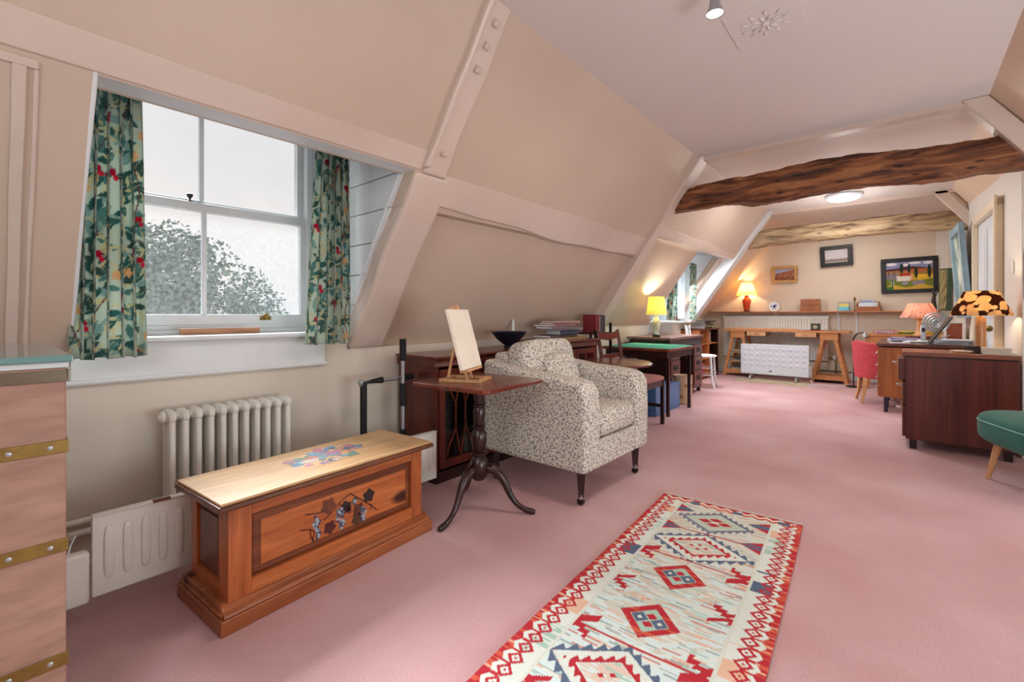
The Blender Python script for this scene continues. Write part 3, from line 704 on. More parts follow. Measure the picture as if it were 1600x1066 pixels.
def raised(ya, yb, za, zb, xo, d1, d2, ins, mat, name, parent, axis='x'):
    # bolection slope then raised field
    vs = []; 
    for (i, x) in ((0, xo-d1), (.012, xo-d1+.006), (ins, xo-d1+.006), (ins+.006, xo-d2), ):
        vs += [(x, ya+i, za+i), (x, yb-i, za+i), (x, yb-i, zb-i), (x, ya+i, zb-i)]
    vs += [(xo-d1-.01, ya, za), (xo-d1-.01, yb, za), (xo-d1-.01, yb, zb), (xo-d1-.01, ya, zb)]
    fs = []
    for r in range(3):
        for k in range(4): fs.append((r*4+k, r*4+(k+1) % 4, (r+1)*4+(k+1) % 4, (r+1)*4+k))
    fs.append((12, 13, 14, 15)); fs += [(16+k, 16+(k+1) % 4, (k+1) % 4, k) for k in range(4)]; fs.append((19, 18, 17, 16))
    if axis == 'y': vs = [(v_[1], v_[0], v_[2]) for v_ in vs]
    return MB().add(vs, fs).build(name, mat, parent, smooth=False)
raised(y0+.075, y1-.062, z0+.052, z1-.046, x1, .016, .007, .030, M_pinedk, 'panel_surround', c)
MB().bx(x1-.012, x1-.0055, y0+.108, y1-.095, z0+.085, z1-.079).build('front_panel', M_pine, c, bevel=.002, smooth=False)
vs = []; xa, xb = x0+.05, x1-.076
MB().bx(xa, xb, y0+.012, y0+.03, z0+.045, z1-.04).bx(xa+.018, xb-.018, y0+.006, y0+.02, z0+.066, z1-.062).build('end_panel', M_pinedk, c, bevel=.003, smooth=False)
mould = MB(); mould.prism([(D-.004, .404), (.0, .404), (.006, .410), (.006, .420), (.0, .424), (D-.004, .424)], 'y', -.006, .936)
mould.build('lid_moulding', wood('brown_moulding', S(128, 78, 54), S(92, 52, 36), 1, 6, .3), c, bevel=.003)
MB().bx(D, -.004, 0, .930, .424, .434).build('lid', M_pinetop, c, bevel=.003)
xf = x1-.0050
art = [('l', .404, .285, .036, S(120, 64, 40)), ('l', .481, .253, .030, S(48, 26, 28)), ('l', .526, .268, .018, S(128, 92, 46)), ('l', .595, .266, .032, S(42, 24, 28)), ('l', .410, .197, .029, S(92, 26, 24)), ('l', .545, .224, .030, S(100, 46, 30)), ('l', .535, .187, .028, S(84, 50, 30)), ('l', .495, .243, .016, S(60, 30, 30))]
mvine = plain('painted_vine', S(70, 26, 20), .5)
m = MB()
for pts in ([(.307, .284), (.364, .271), (.400, .275)], [(.385, .236), (.429, .261), (.455, .283), (.505, .303)], [(.452, .279), (.499, .224), (.54, .235)], [(.285, .233), (.327, .221), (.345, .205), (.335, .17)], [(.505, .303), (.548, .268), (.592, .232), (.638, .189)], [(.592, .232), (.61, .22), (.60, .20)], [(.327, .221), (.33, .19), (.345, .165)], [(.41, .2), (.43, .215), (.45, .21)]):
    m.tube([(xf, a, b_) for a, b_ in pts], .0022, 5)
m.build('painted_vine', mvine, c)
for kind, yy, zz, r_, col in art:
    pts = []
    for k in range(15):
        t = 2*PI*k/15; rr = r_*(1 if k % 3 == 0 else (.72 if k % 3 == 1 else .86)); pts.append((yy+rr*math.cos(t+yy*9), zz+rr*math.sin(t+yy*9)))
    MB().prism(pts, 'x', xf-.001, xf+.0006).build('painted_leaf', plain('painted_leaf_%d' % int(yy*1000), col, .5, var=.2, sc=60), c, smooth=False)
rg = random.Random(5); m1 = MB(); m2 = MB(); m3 = MB()
for (yy, zz, n_, s_) in ((.353, .238, 12, .024), (.359, .190, 8, .016), (.455, .232, 14, .026), (.464, .190, 8, .016), (.567, .205, 13, .022), (.565, .180, 5, .012), (.526, .262, 5, .012)):
    for k in range(n_+6):
        q_ = rg.uniform(0, 2*PI); v_ = math.sqrt(rg.random()); b_ = zz+s_*v_*math.sin(q_); a = yy+s_*.75*v_*math.cos(q_)*(.6+.4*(b_-zz+s_)/(2*s_))
        (m1, m2, m3)[k % 3].pillow((xf, a, b_), (.0036+.0006*(k % 3), .0135, .0135), 1, 10, 6)
m3.build('painted_grapes', plain('pale_grape_paint', S(160, 170, 182), .45), c, kind='stuff'); m1.build('painted_grapes', plain('grey_blue_paint', S(124, 134, 148), .45, sc=90, c2=S(70, 78, 100)), c, kind='stuff'); m2.build('painted_grapes', plain('dark_blue_paint', S(58, 64, 90), .45), c, kind='stuff')
lid_cols = [S(120, 160, 176), S(150, 120, 150), S(200, 130, 110), S(110, 140, 120), S(96, 150, 180), S(214, 190, 176), S(90, 100, 120), S(190, 120, 150)]
for k in range(60):
    y_ = rg.uniform(.33, .67); w_ = .10*math.sqrt(max(0, 1-((y_-.50)/.17)**2)); x_ = -.215+rg.uniform(-w_, w_); r_ = rg.uniform(.010, .024)
    pts = [(x_+r_*(1+.25*math.sin(3*t+k))*math.cos(t), y_+r_*1.2*(1+.25*math.sin(4*t+k))*math.sin(t)) for t in [2*PI*i/12 for i in range(12)]]
    MB().prism(pts, 'z', .4335, .4342+.00002*k).build('painted_flower', plain('faded_paint_%d' % (k % 8), lid_cols[k % 8], .5, var=.15, sc=60), c, smooth=False)
# ------------------------------------------------------------ tripod table and what stands on it
c = T('tripod_table', 'square topped dark mahogany tripod table in front of the armchair', 'table', (-1.724, 1.735, 0), R(5))
m = MB().prism([(x, y) for x, y in [(-.235, -.255), (-.255, -.235), (-.255, .235), (-.235, .255), (.235, .255), (.255, .235), (.255, -.235), (.235, -.255)]], 'z', .678, .700)
m.build('table_top', M_mahogt, c, bevel=.006)
MB().bx(-.2, .2, -.03, .03, .662, .678).bx(-.09, .09, -.09, .09, .650, .664).build('bearer', M_dark, c, bevel=.003)
prof = [(.030, .17), (.046, .19), (.050, .25), (.040, .28), (.030, .295), (.045, .305), (.047, .315), (.030, .325), (.036, .34), (.044, .38), (.040, .42), (.028, .44), (.034, .45), (.035, .457), (.026, .463), (.030, .49), (.034, .53), (.026, .555), (.033, .562), (.033, .568), (.024, .575), (.028, .60), (.034, .65)]
MB().lathe(prof, 28).build('column', M_dark, c)
for a in (math.atan2(.143, .232), math.atan2(-.315, .027), math.atan2(.115, -.266)):
    a -= R(5); ca, sa = math.cos(a), math.sin(a); pr = [(.030, .225, .030), (.070, .235, .030), (.115, .205, .026), (.145, .15, .021), (.170, .09, .017), (.205, .045, .014), (.25, .020, .015), (.290, .014, .018), (.305, .012, .012)]
    MB().tube([(r_*ca, r_*sa, z) for r_, z, q in pr], [q for r_, z, q in pr], 10).build('leg', M_dark, c, sub=1)
# easel + canvas
A = Vector((-1.672, 1.576)); e = Vector((-.127, .286)).normalized(); nn = Vector((e.y, -e.x))
ang = math.atan2(e.y, e.x)-PI/2              # local y = along the canvas, local x = its front
mid = A+e*.13
c = T('table_easel', 'small pale wooden easel on the tripod table holding a blank canvas', 'easel', (mid.x, mid.y, .7005), ang)
for y in (-.075, .075): MB().bx(-.16, .07, y-.009, y+.009, 0, .016).build('base_rail', M_beech, c, bevel=.001, smooth=False)
MB().bx(-.155, -.137, -.066, .066, 0, .014).bx(.045, .062, -.066, .066, 0, .014).build('cross_rail', M_beech, c, smooth=False)
tl = R(15)
def lz(h, d=0): return (-math.sin(tl)*h+math.cos(tl)*d-.0, math.cos(tl)*h+math.sin(tl)*d)
for y in (-.03, .03):
    a0 = lz(0.012, -.02); a1 = lz(.16, -.02); MB().bar((a0[0], y, a0[1]), (a1[0], y, a1[1]), .012, .016, (0, 1, 0)).build('upright', M_beech, c, smooth=False)
a0 = lz(.05, -.02); a1 = lz(.415, -.02); MB().bar((a0[0], 0, a0[1]), (a1[0], 0, a1[1]), .026, .010, (1, 0, 0)).build('mast', M_beech, c, smooth=False)
a0 = lz(.060, .004); MB().box((a0[0]+.0, 0, a0[1]), (.046, .20, .012), (0, -tl, 0)).build('ledge', M_beech, c, bevel=.001, smooth=False)
a0 = lz(.40, -.006); MB().box((a0[0], 0, a0[1]), (.04, .03, .028), (0, -tl, 0)).build('top_clamp', M_beech, c, bevel=.001, smooth=False)
MB().bar((-.145, 0, .012), (lz(.26, -.03)[0], 0, lz(.26, -.03)[1]), .014, .010, (0, 1, 0)).build('back_strut', M_beech, c, smooth=False)
c = T('blank_canvas', 'blank white stretched canvas leaning on the small table easel', 'canvas', (mid.x, mid.y, .7005), ang)
a0 = lz(.068+.16, .006); MB().box((a0[0], 0, a0[1]), (.018, .27, .32), (0, -tl, 0)).build('stretched_canvas', M_canvas, c, bevel=.002, smooth=False)

# ------------------------------------------------------------ foam padded poles by the wall
c = T('padded_pole_frame', 'black foam padded silver pole frame leaning between radiator and bookcase', 'frame', (-2.38, 1.60, 0))
MB().tube([(.02, .105, .01), (.02, .105, .90)], .0125, 14).build('upright_pole', M_silver, c)
for z0_, z1_ in ((.01, .34), (.485, .625), (.765, .90)): MB().tube([(.02, .105, z0_), (.02, .105, z1_)], .021, 14).build('foam_grip', M_black, c)
MB().tube([(0, -.155, .655), (-.02, .19, .655)], .0125, 14).build('cross_pole', M_silver, c)
MB().tube([(0, -.155, .01), (0, -.155, .655), (0, -.03, .658)], [.019, .020, .020], 14).build('foam_sleeve', M_black, c)
MB().tube([(-.008, .14, .655), (-.018, .20, .655)], .020, 14).build('foam_grip', M_black, c)
MB().lathe([(.02, 0), (.024, .01), (.012, .02)], 12).build('wall_cap', M_silver, c).matrix_local = Matrix.Translation((0, -.165, .655)) @ Matrix.Rotation(R(90), 4, 'X')

# ------------------------------------------------------------ bookcases along the eaves
def bookcase(name, label, x0, x1, y0, y1, z1, nd, loc_group=None):
    c = T(name, label, 'bookcase', (x1, y0, 0)); W = y1-y0; Dp = x1-x0
    MB().bx(-Dp, 0, 0, W, 0, .07).build('plinth', M_dark, c, bevel=.003, smooth=False)
    for ya, yb in ((.008, .03), (W-.03, W-.008)): MB().bx(-Dp, -.01, ya, yb, .07, z1-.07).build('side', M_mahog, c, smooth=False)
    MB().bx(-Dp, -Dp+.01, .03, W-.03, .07, z1-.07).build('back', M_dark, c, smooth=False)
    for z in (.08, .34, z1-.24): MB().bx(-Dp+.01, -.03, .03, W-.03, z-.008, z+.008).build('shelf', M_dark, c, smooth=False)
    MB().prism([(-Dp-.004, z1-.07), (-.004, z1-.07), (.0, z1-.06), (-.006, z1-.03), (.012, z1-.022), (.016, z1-.002), (-Dp-.004, z1-.002)], 'y', -.006, W+.006).build('frieze', M_mahog, c, bevel=.002)
    MB().bx(-Dp-.01, .022, -.016, W+.012, z1-.014, z1).build('top', M_mahogt, c, bevel=.004)
    dw = (W-.06)/nd
    for k in range(nd):
        a = .03+k*dw; zb, zt = .085, z1-.085; m = MB()
        m.bx(-.024, 0, a+.002, a+.045, zb, zt); m.bx(-.024, 0, a+dw-.045, a+dw-.002, zb, zt); m.bx(-.024, 0, a+.045, a+dw-.045, zb, zb+.05); m.bx(-.024, 0, a+.045, a+dw-.045, zt-.045, zt)
        d = m.build('door', M_mahog, c, bevel=.002, smooth=False); ya, yb, zc, zd = a+.045, a+dw-.045, zb+.05, zt-.045; ym, zm = (ya+yb)/2, (zc+zd)/2
        g = MB(); hx = .35
        for p, q in (((ya, zc), (ya+(yb-ya)*hx, zm-.08)), ((yb, zc), (yb-(yb-ya)*hx, zm-.08)), ((ya, zd), (ya+(yb-ya)*hx, zm+.08)), ((yb, zd), (yb-(yb-ya)*hx, zm+.08)), ((ya+(yb-ya)*hx, zm-.08), (ya+(yb-ya)*hx, zm+.08)), ((yb-(yb-ya)*hx, zm-.08), (yb-(yb-ya)*hx, zm+.08)), ((ya+(yb-ya)*hx, zm-.08), (ym, zc)), ((yb-(yb-ya)*hx, zm-.08), (ym, zc)), ((ya+(yb-ya)*hx, zm+.08), (ym, zd)), ((yb-(yb-ya)*hx, zm+.08), (ym, zd))):
            g.bar((-.010, p[0], p[1]), (-.010, q[0], q[1]), .007, .010, (1, 0, 0))
        g.build('glazing_bars', M_mahogt, d, smooth=False)
        MB().bx(-.015, -.013, ya, yb, zc, zd).build('pane', M_glassb, d, smooth=False)
        MB().lathe([(.007, 0), (.005, .008), (.009, .014), (.006, .02)], 10).build('knob', M_brass, d).matrix_local = Matrix.Translation((0, a+.022 if k % 2 else a+dw-.022, zm)) @ Matrix.Rotation(R(90), 4, 'Y')
    return c
bookcase('glazed_bookcase', 'low mahogany glazed bookcase behind the tripod table and armchair', -2.575, -2.185, 1.822, 3.00, .79, 3)
bookcase('glazed_bookcase', 'second mahogany glazed bookcase carrying the pile of flat books', -2.555, -2.19, 3.04, 3.80, .83, 2)
BOOKC = [S(196, 190, 176), S(120, 40, 40), S(60, 70, 90), S(150, 130, 90), S(40, 40, 46), S(70, 100, 80), S(206, 200, 190), S(110, 80, 60), S(160, 60, 50), S(90, 90, 100)]
BN = ['grey white', 'dark red', 'slate blue', 'khaki', 'black', 'dull green', 'pale grey', 'brown', 'brick red', 'blue grey']
ORD = ['first', 'second', 'third', 'fourth', 'fifth', 'sixth', 'seventh', 'eighth', 'ninth', 'tenth', 'eleventh', 'twelfth', 'thirteenth', 'fourteenth', 'fifteenth', 'sixteenth', 'seventeenth', 'eighteenth', 'nineteenth', 'twentieth', 'twenty-first', 'twenty-second', 'twenty-third', 'twenty-fourth', 'twenty-fifth', 'twenty-sixth', 'twenty-seventh', 'twenty-eighth']
def book(name, label, group, loc, w_, d_, h_, col, rz=0, flat=False, cat='book', tilt=0):
    """a book: cover with a block of pages; w_ thickness, d_ depth, h_ height (upright; spine to +x)"""
    c = T(name, label, cat, loc, rz, group)
    ci = 'cover_%02d%02d%02d' % tuple(int(x*99) for x in col[:3]); mc = plain(ci, col, .5)
    if flat:
        MB().bx(-d_, 0, 0, h_, 0, .003).bx(-d_, 0, 0, h_, w_-.003, w_).bx(-.004, 0, 0, h_, 0, w_).build('cover', mc, c, smooth=False)
        MB().bx(-d_+.004, -.004, .004, h_-.004, .003, w_-.003).build('pages', M_paper, c, smooth=False)
    else:
        MB().bx(-d_, 0, 0, .003, 0, h_).bx(-d_, 0, w_-.003, w_, 0, h_).bx(-.004, 0, 0, w_, 0, h_).build('cover', mc, c, smooth=False)
        MB().bx(-d_+.004, -.004, .003, w_-.003, .003, h_-.004).build('pages', M_paper, c, smooth=False)
    return c
y = 1.90; k = 0
while y < 2.36:
    t_ = rnd.uniform(.018, .034); book('bookcase_book', BN[(k*3) % 10]+' book, '+ORD[k]+' from the left on the top glazed shelf of the low bookcase', 'books behind the glass of the low bookcase', (-2.235, y, .5585), t_, .13, rnd.uniform(.10, .125), BOOKC[(k*3) % 10]); y += t_+.002; k += 1
y = 1.90; k0 = k
while y < 2.5:
    t_ = rnd.uniform(.03, .05); book('bookcase_book', BN[(k*3+1) % 10]+' book, '+ORD[k-k0]+' from the left on the lowest shelf of the low bookcase', 'books on the lower glazed shelf', (-2.24, y, .089), t_, .15, rnd.uniform(.19, .24), BOOKC[(k*3+1) % 10]); y += t_+.002; k += 1
y = 3.12; k0 = k
while y < 3.70:
    t_ = rnd.uniform(.024, .04); book('bookcase_book', BN[(k*7) % 10]+' book, '+ORD[k-k0]+' from the left behind glass in the second bookcase', 'books behind the glass of the second bookcase', (-2.24, y, .5985), t_, .13, rnd.uniform(.075, .09), BOOKC[(k*7) % 10]); y += t_+.002; k += 1
# pile of flat books
pile = [(.018, .20, .52, S(176, 138, 92), 'wide tan folder at the bottom of the flat book pile'), (.022, .19, .46, S(96, 82, 84), 'dark mauve book second from the bottom of the flat pile'), (.040, .16, .30, S(52, 60, 84), 'thick navy box file in the flat book pile'), (.016, .19, .44, S(150, 144, 150), 'pale grey book in the middle of the flat pile'), (.018, .18, .42, S(140, 112, 118), 'dusty pink book above the grey one in the flat pile'), (.015, .18, .40, S(206, 186, 180), 'cream album near the top of the flat pile'), (.016, .17, .40, S(156, 96, 96), 'faded red book second from the top of the flat pile'), (.014, .17, .38, S(198, 168, 156), 'pale pink book on top of the flat pile')]
z = .8315
for i, (t_, d_, h_, col, lb) in enumerate(pile):
    book('flat_book', lb, 'flat books piled on the second bookcase', (-2.25-(.012*((i*3) % 4)), 3.14+.03*((i*5) % 4)+(.10 if i == 2 else 0), z), t_, d_, h_, col, R((-2, 3, 0, 2, -1, 2, -2, 1)[i]), True); z += t_+.0006
# bowl and little sail
c = T('conical_bowl', 'wide dark blue conical bowl on the low bookcase', 'bowl', (-2.37, 2.72, .7905))
MB().lathe([(.042, 0), (.042, .008), (.03, .016), (.05, .030), (.10, .070), (.145, .125), (.142, .127), (.10, .078), (.05, .040), (.0, .034)], 36).build('bowl_body', plain('blue_black_glaze', S(26, 34, 58), .3, var=.15), c)
c = T('sail_ornament', 'small white upright sail shaped ornament standing behind the dark bowl', 'ornament', (-2.53, 2.96, .7905))
MB().lathe([(.03, 0), (.03, .01), (.006, .016), (.004, .13), (.003, .15)], 14).build('base', M_dark, c); MB().prism([(-.016, .12), (.016, .12), (.012, .19), (.0, .235), (-.012, .19)], 'x', -.004, .004).build('sail', M_white, c)
# dark whatnot with upright books
c = T('dark_whatnot', 'narrow dark wooden stand holding upright books beyond the bookcase', 'shelf', (-2.25, 3.86, 0))
for x in (-.24, -.01):
    for y in (.01, .31): MB().bx(x-.012, x+.012, y-.012, y+.012, 0, .90 if x < -.1 or y < .1 else .97).build('post', M_dark, c, bevel=.003, smooth=False)
for z in (.25, .56, .86): MB().bx(-.25, 0, 0, .32, z, z+.016).build('shelf_board', M_dark, c, bevel=.002, smooth=False)
y = 3.885
for t_, h_, col, lb in ((.045, .175, S(128, 36, 42), 'thick dark red upright book, leftmost on the dark stand'), (.026, .17, S(150, 50, 52), 'red upright book beside the thick dark red one'), (.02, .16, S(186, 176, 160), 'cream upright book on the dark stand'), (.022, .165, S(70, 60, 66), 'dark grey upright book on the dark stand'), (.018, .17, S(120, 112, 112), 'mid grey upright book on the dark stand'), (.024, .172, S(60, 56, 62), 'charcoal upright book near the right end of the dark stand'), (.02, .17, S(140, 130, 128), 'pale grey upright book, rightmost on the dark stand')):
    book('upright_book', lb, 'upright books on the dark stand', (-2.27, y, .8765), t_, .14, h_, col); y += t_+.004

# ------------------------------------------------------------ armchair
M_will, nt, b = newmat('willow_leaf_upholstery'); b.inputs['Roughness'].default_value = .9; b.inputs['Specular IOR Level'].default_value = .2
bp = boxproj(nt)
def shift(dx, rz):
    mp = N(nt, 'Mapping'); mp.inputs['Location'].default_value = (dx, dx*1.7, 0); mp.inputs['Rotation'].default_value = (0, 0, rz); nt.links.new(bp, mp.inputs['Vector']); return mp.outputs[0]
a1, _ = leafmask(nt, shift(0, 0), 43, .72, .13, True); a2, _ = leafmask(nt, shift(3.1, .5), 47, .72, .13, True); a3, _ = leafmask(nt, shift(7.7, 1.1), 39, .72, .13, True)
c0 = mixc(nt, a1, S(148, 144, 138), S(216, 210, 200)); c0 = mixc(nt, a2, c0, S(230, 224, 212)); c0 = mixc(nt, a3, c0, S(216, 208, 196))
nt.links.new(c0, b.inputs['Base Color'])
c = T('armchair', 'boxy armchair in grey and cream leafy fabric beside the tripod table', 'armchair', (-2.05, 2.095, 0))
# local: x 0 (rear) .. .76 (front), y 0 .. .79
def arm(y0_, y1_):
    prof = [(.0, .185), (.765, .185), (.772, .45), (.765, .62), (.735, .672), (.66, .690), (.40, .705), (.16, .735), (.03, .765), (.0, .76)]
    return MB().prism(prof, 'y', y0_, y1_)
arm(0, .165).build('arm', M_will, c, bevel=.032, seg=4, ang=60); arm(.625, .79).build('arm', M_will, c, bevel=.032, seg=4, ang=60)
MB().bx(.04, .752, .160, .63, .185, .345).build('seat_base', M_will, c, bevel=.012)
MB().prism([(.0, .2), (.20, .2), (.14, .795), (.0, .805)], 'y', .10, .69).build('back_frame', M_will, c, bevel=.03, seg=4, ang=60)
MB().pillow((.47, .395, .425), (.60, .47, .175), .25, 40, 20, e2=.42).build('seat_cushion', M_will, c)
MB().pillow((.215, .375, .665), (.20, .56, .44), .38, 40, 24, rot=(0, R(-10), 0)).build('back_cushion', M_will, c)
MB().pillow((.33, .40, .65), (.13, .36, .30), .5, 32, 20, rot=(0, R(-18), R(4)), e2=.6).build('scatter_cushion', M_will, c)
for x, y in ((.70, .06), (.70, .73), (.07, .06), (.07, .73)):
    l = MB().add(*(lambda q: (q.v, q.f))(MB().tube([(x, y, .045), (x, y, .19)], [.018, .030], 4))).build('leg', M_dark, c, smooth=False)
    MB().cyl((x, y, .032), (x, y, .060), .014, n=12).build('castor_collar', M_chrome, l)
    MB().cyl((x, y-.011, .019), (x, y+.011, .019), .019, n=16).build('castor_wheel', M_blackg, l)

# ------------------------------------------------------------ oval tip-top table, dining chair, card table, desk
c = T('oval_table', 'dark oval topped wooden table behind the armchair', 'table', (-1.84, 3.38, 0))
MB().lathe([(.325, .640), (.335, .645), (.335, .655), (.325, .662)], 48, sx=1.0, sy=1.1).build('table_top', M_mahogt, c, bevel=.002)
MB().lathe([(.03, .1), (.045, .14), (.03, .2), (.025, .35), (.035, .42), (.022, .5), (.03, .6), (.06, .64)], 20).build('column', M_dark, c)
for k in range(3):
    a = 2*PI*k/3+.5; pr = [(.02, .17, .026), (.1, .15, .022), (.18, .06, .016), (.26, .018, .016), (.29, .012, .011)]
    MB().tube([(r_*math.cos(a), r_*math.sin(a), z) for r_, z, q in pr], [q for r_, z, q in pr], 8).build('leg', M_dark, c)
c = T('dining_chair', 'dark wooden dining chair with dusty pink upholstered seat before the green card table', 'chair', (-1.96, 4.06, 0), 0)
for y in (-.20, .20):
    MB().tube([(-.20, y, 0), (-.20, y, .45), (-.235, y, .70), (-.27, y, .90)], [.018, .020, .018, .016], 8).build('back_leg', M_mahog, c)
    MB().bx(.19, .222, y-.016, y+.016, 0, .43).build('leg', M_dark, c, bevel=.003, smooth=False)
    MB().bx(-.19, .2, y-.009, y+.009, .16, .19).build('stretcher', M_dark, c, smooth=False)
MB().prism([(-.20, .82), (-.20, .895), (-.1, .875), (0, .865), (.1, .875), (.20, .895), (.20, .82), (0, .795)], 'x', -.275, -.252).build('top_rail', M_mahogt, c, bevel=.005)
MB().bx(-.248, -.232, -.19, .19, .62, .665).build('mid_rail', M_mahogt, c, bevel=.004)
MB().bx(-.20, .215, -.21, .21, .37, .43).build('seat_rail', M_dark, c, bevel=.003, smooth=False)
MB().pillow((.01, 0, .445), (.46, .46, .075), .3, 32, 12, e2=.7).build('seat', plain('dusty_pink_cloth', S(178, 120, 112), .9, var=.2, sc=30, bmp=.2, bsc=200), c)
c = T('card_table', 'folding card table with a green baize top', 'table', (-2.17, 4.90, 0))
MB().bx(-.38, .38, -.39, .39, .672, .700).build('frame', M_mahogt, c, bevel=.006)
MB().bx(-.355, .355, -.365, .365, .700, .704).build('baize', plain('green_baize', S(70, 168, 138), .95, var=.05, bmp=.2, bsc=200), c, bevel=.001)
MB().bx(-.35, .35, -.36, -.34, .60, .675).bx(-.35, .35, .34, .36, .60, .675).bx(-.35, -.33, -.34, .34, .60, .675).bx(.33, .35, -.34, .34, .60, .675).build('apron', M_dark, c, smooth=False)
for x in (-.33, .335):
    for y in (-.30, .31):
        l = MB().bx(x-.016, x+.016, y-.016, y+.016, 0, .67).build('leg', M_dark, c, bevel=.003, smooth=False)
        MB().bar((x, y, .52), (x-.12*(1 if x > 0 else -1), y, .665), .012, .010).build('stay', M_blackg, l, smooth=False)
c = T('writing_desk', 'dark pedestal writing desk with iron mounts under the yellow lamp', 'desk', (-2.12, 5.33, 0))
MB().bx(-.54, .02, 0, 1.20, .745, .775).build('desk_top', wood('pale_worn_top', S(150, 112, 104), S(112, 78, 74), 1, 5, .25), c, bevel=.005)  # pale tone puts a reflection on the top into its colour
MB().bx(-.52, 0, .03, 1.17, .66, .745).build('frieze', M_dark, c, bevel=.002, smooth=False)
for y in (.03, .84):
    MB().bx(-.52, 0, y, y+.33, .06, .665).build('pedestal', M_dark, c, bevel=.003, smooth=False)
    for z0_, z1_ in ((.10, .30), (.32, .49), (.51, .65)):
        d = MB().bx(-.004, .014, y+.02, y+.31, z0_, z1_).build('drawer', M_rosew, c, bevel=.003, smooth=False)
        MB().bx(.014, .019, y+.10, y+.22, (z0_+z1_)/2-.03, (z0_+z1_)/2+.03).tube([(.018, y+.12, (z0_+z1_)/2), (.034, y+.14, (z0_+z1_)/2-.015), (.034, y+.18, (z0_+z1_)/2-.015), (.018, y+.20, (z0_+z1_)/2)], .004, 6).build('handle', M_blackg, d)
    for x in (-.48, -.03):
        for yy in (y+.03, y+.30): MB().bx(x-.02, x+.02, yy-.02, yy+.02, 0, .06).build('foot', M_dark, c, smooth=False)
# boxes and bin beneath
mb_ = plain('blue_plastic', S(84, 130, 186), .35, var=.08)
def crate(label, x, y, z, sx, sy, sz):
    c = T('plastic_box', label, 'box', (x, y, z))
    m = MB(); t_ = .004; m.bx(-sx/2, sx/2, -sy/2, sy/2, 0, t_); m.bx(-sx/2, -sx/2+t_, -sy/2, sy/2, 0, sz); m.bx(sx/2-t_, sx/2, -sy/2, sy/2, 0, sz); m.bx(-sx/2, sx/2, -sy/2, -sy/2+t_, 0, sz); m.bx(-sx/2, sx/2, sy/2-t_, sy/2, 0, sz)
    m.build('tub', mb_, c, smooth=False); MB().bx(-sx/2-.008, sx/2+.008, -sy/2-.008, sy/2+.008, sz, sz+.018).build('lid', mb_, c, bevel=.004)
crate('blue plastic storage box on the carpet under the near corner of the card table', -2.10, 4.68, 0, .34, .34, .30)
crate('second blue plastic storage box behind the first under the card table', -2.09, 5.06, 0, .30, .30, .26)
c = T('waste_bin', 'cream waste bin with dark square motifs between card table and desk', 'bin', (-1.98, 5.42, 0))
MB().lathe([(.085, 0), (.10, .012), (.105, .33), (.110, .335), (.104, .33), (.080, .02)], 28).build('bin_body', plain('cream_card', S(214, 184, 150), .6), c)
for k in range(14):
    a = 2*PI*(k % 7)/7+(.4 if k > 6 else 0); z = .09 if k > 6 else .22; r_ = .100 if k > 6 else .1035
    MB().box((0, 0, 0), (.003, .032, .036)).build('square_motif', plain('dark_print', S(70, 60, 66), .6) if k % 2 else plain('ochre_print', S(190, 120, 70), .6), c, smooth=False).matrix_local = Matrix.Rotation(a, 4, 'Z') @ Matrix.Translation((r_, 0, z))
c = T('paper_roll_tube', 'pale grey cardboard tube standing under the green card table', 'tube', (-2.36, 4.90, 0)); MB().lathe([(.04, 0), (.04, .55), (.034, .55), (.034, .02)], 20).build('tube_wall', plain('grey_card', S(170, 168, 168), .7), c)
# yellow lamp
def bulb(c, z, pw, col=(1, .72, .38), r=.03):
    MB().pillow((0, 0, z), (.045, .045, .06), 1, 16, 10).build('bulb', M_bulb, c)
    l = bpy.data.lights.new('bulb_glow', 'POINT'); l.energy = pw; l.color = col; l.shadow_soft_size = r
    o = bpy.data.objects.new('bulb_glow', l); COL.objects.link(o); o.parent = c; o.location = (0, 0, z+.045)
    return o
def shade_mb(r0, r1, z0_, z1_, n, th=.003, rot=0):
    vs = []; fs = []
    for rr, z in ((r0, z0_), (r1, z1_), (r1-th, z1_), (r0-th, z0_)):
        for k in range(n):
            t = 2*PI*k/n+rot; vs.append((rr*math.cos(t), rr*math.sin(t), z))
    for i in range(4):
        for k in range(n): fs.append((i*n+k, i*n+(k+1) % n, ((i+1) % 4)*n+(k+1) % n, ((i+1) % 4)*n+k))
    return MB().add(vs, fs)
c = T('table_lamp', 'lit table lamp with yellow panelled shade and white vase base on the dark desk', 'lamp', (-2.30, 5.40, .7755))
MB().lathe([(.045, 0), (.05, .008), (.05, .03), (.04, .036)], 8).build('foot', M_blackg, c, smooth=False)
MB().lathe([(.028, .036), (.024, .06), (.036, .10), (.050, .16), (.046, .20), (.026, .235), (.022, .255), (.027, .265)], 28).build('vase_base', plain('speckled_white_glaze', S(226, 222, 208), .25, sc=30, c2=S(176, 172, 130)), c)
MB().cyl((0, 0, .26), (0, 0, .35), .005).build('stem', M_brass, c)
sh = shade_mb(.125, .095, .275, .495, 8, rot=.2).build('lamp_shade', shadem('yellow_shade', S(238, 226, 150), .34), c, smooth=False)
bulb(c, .36, 13, (1, .93, .78))
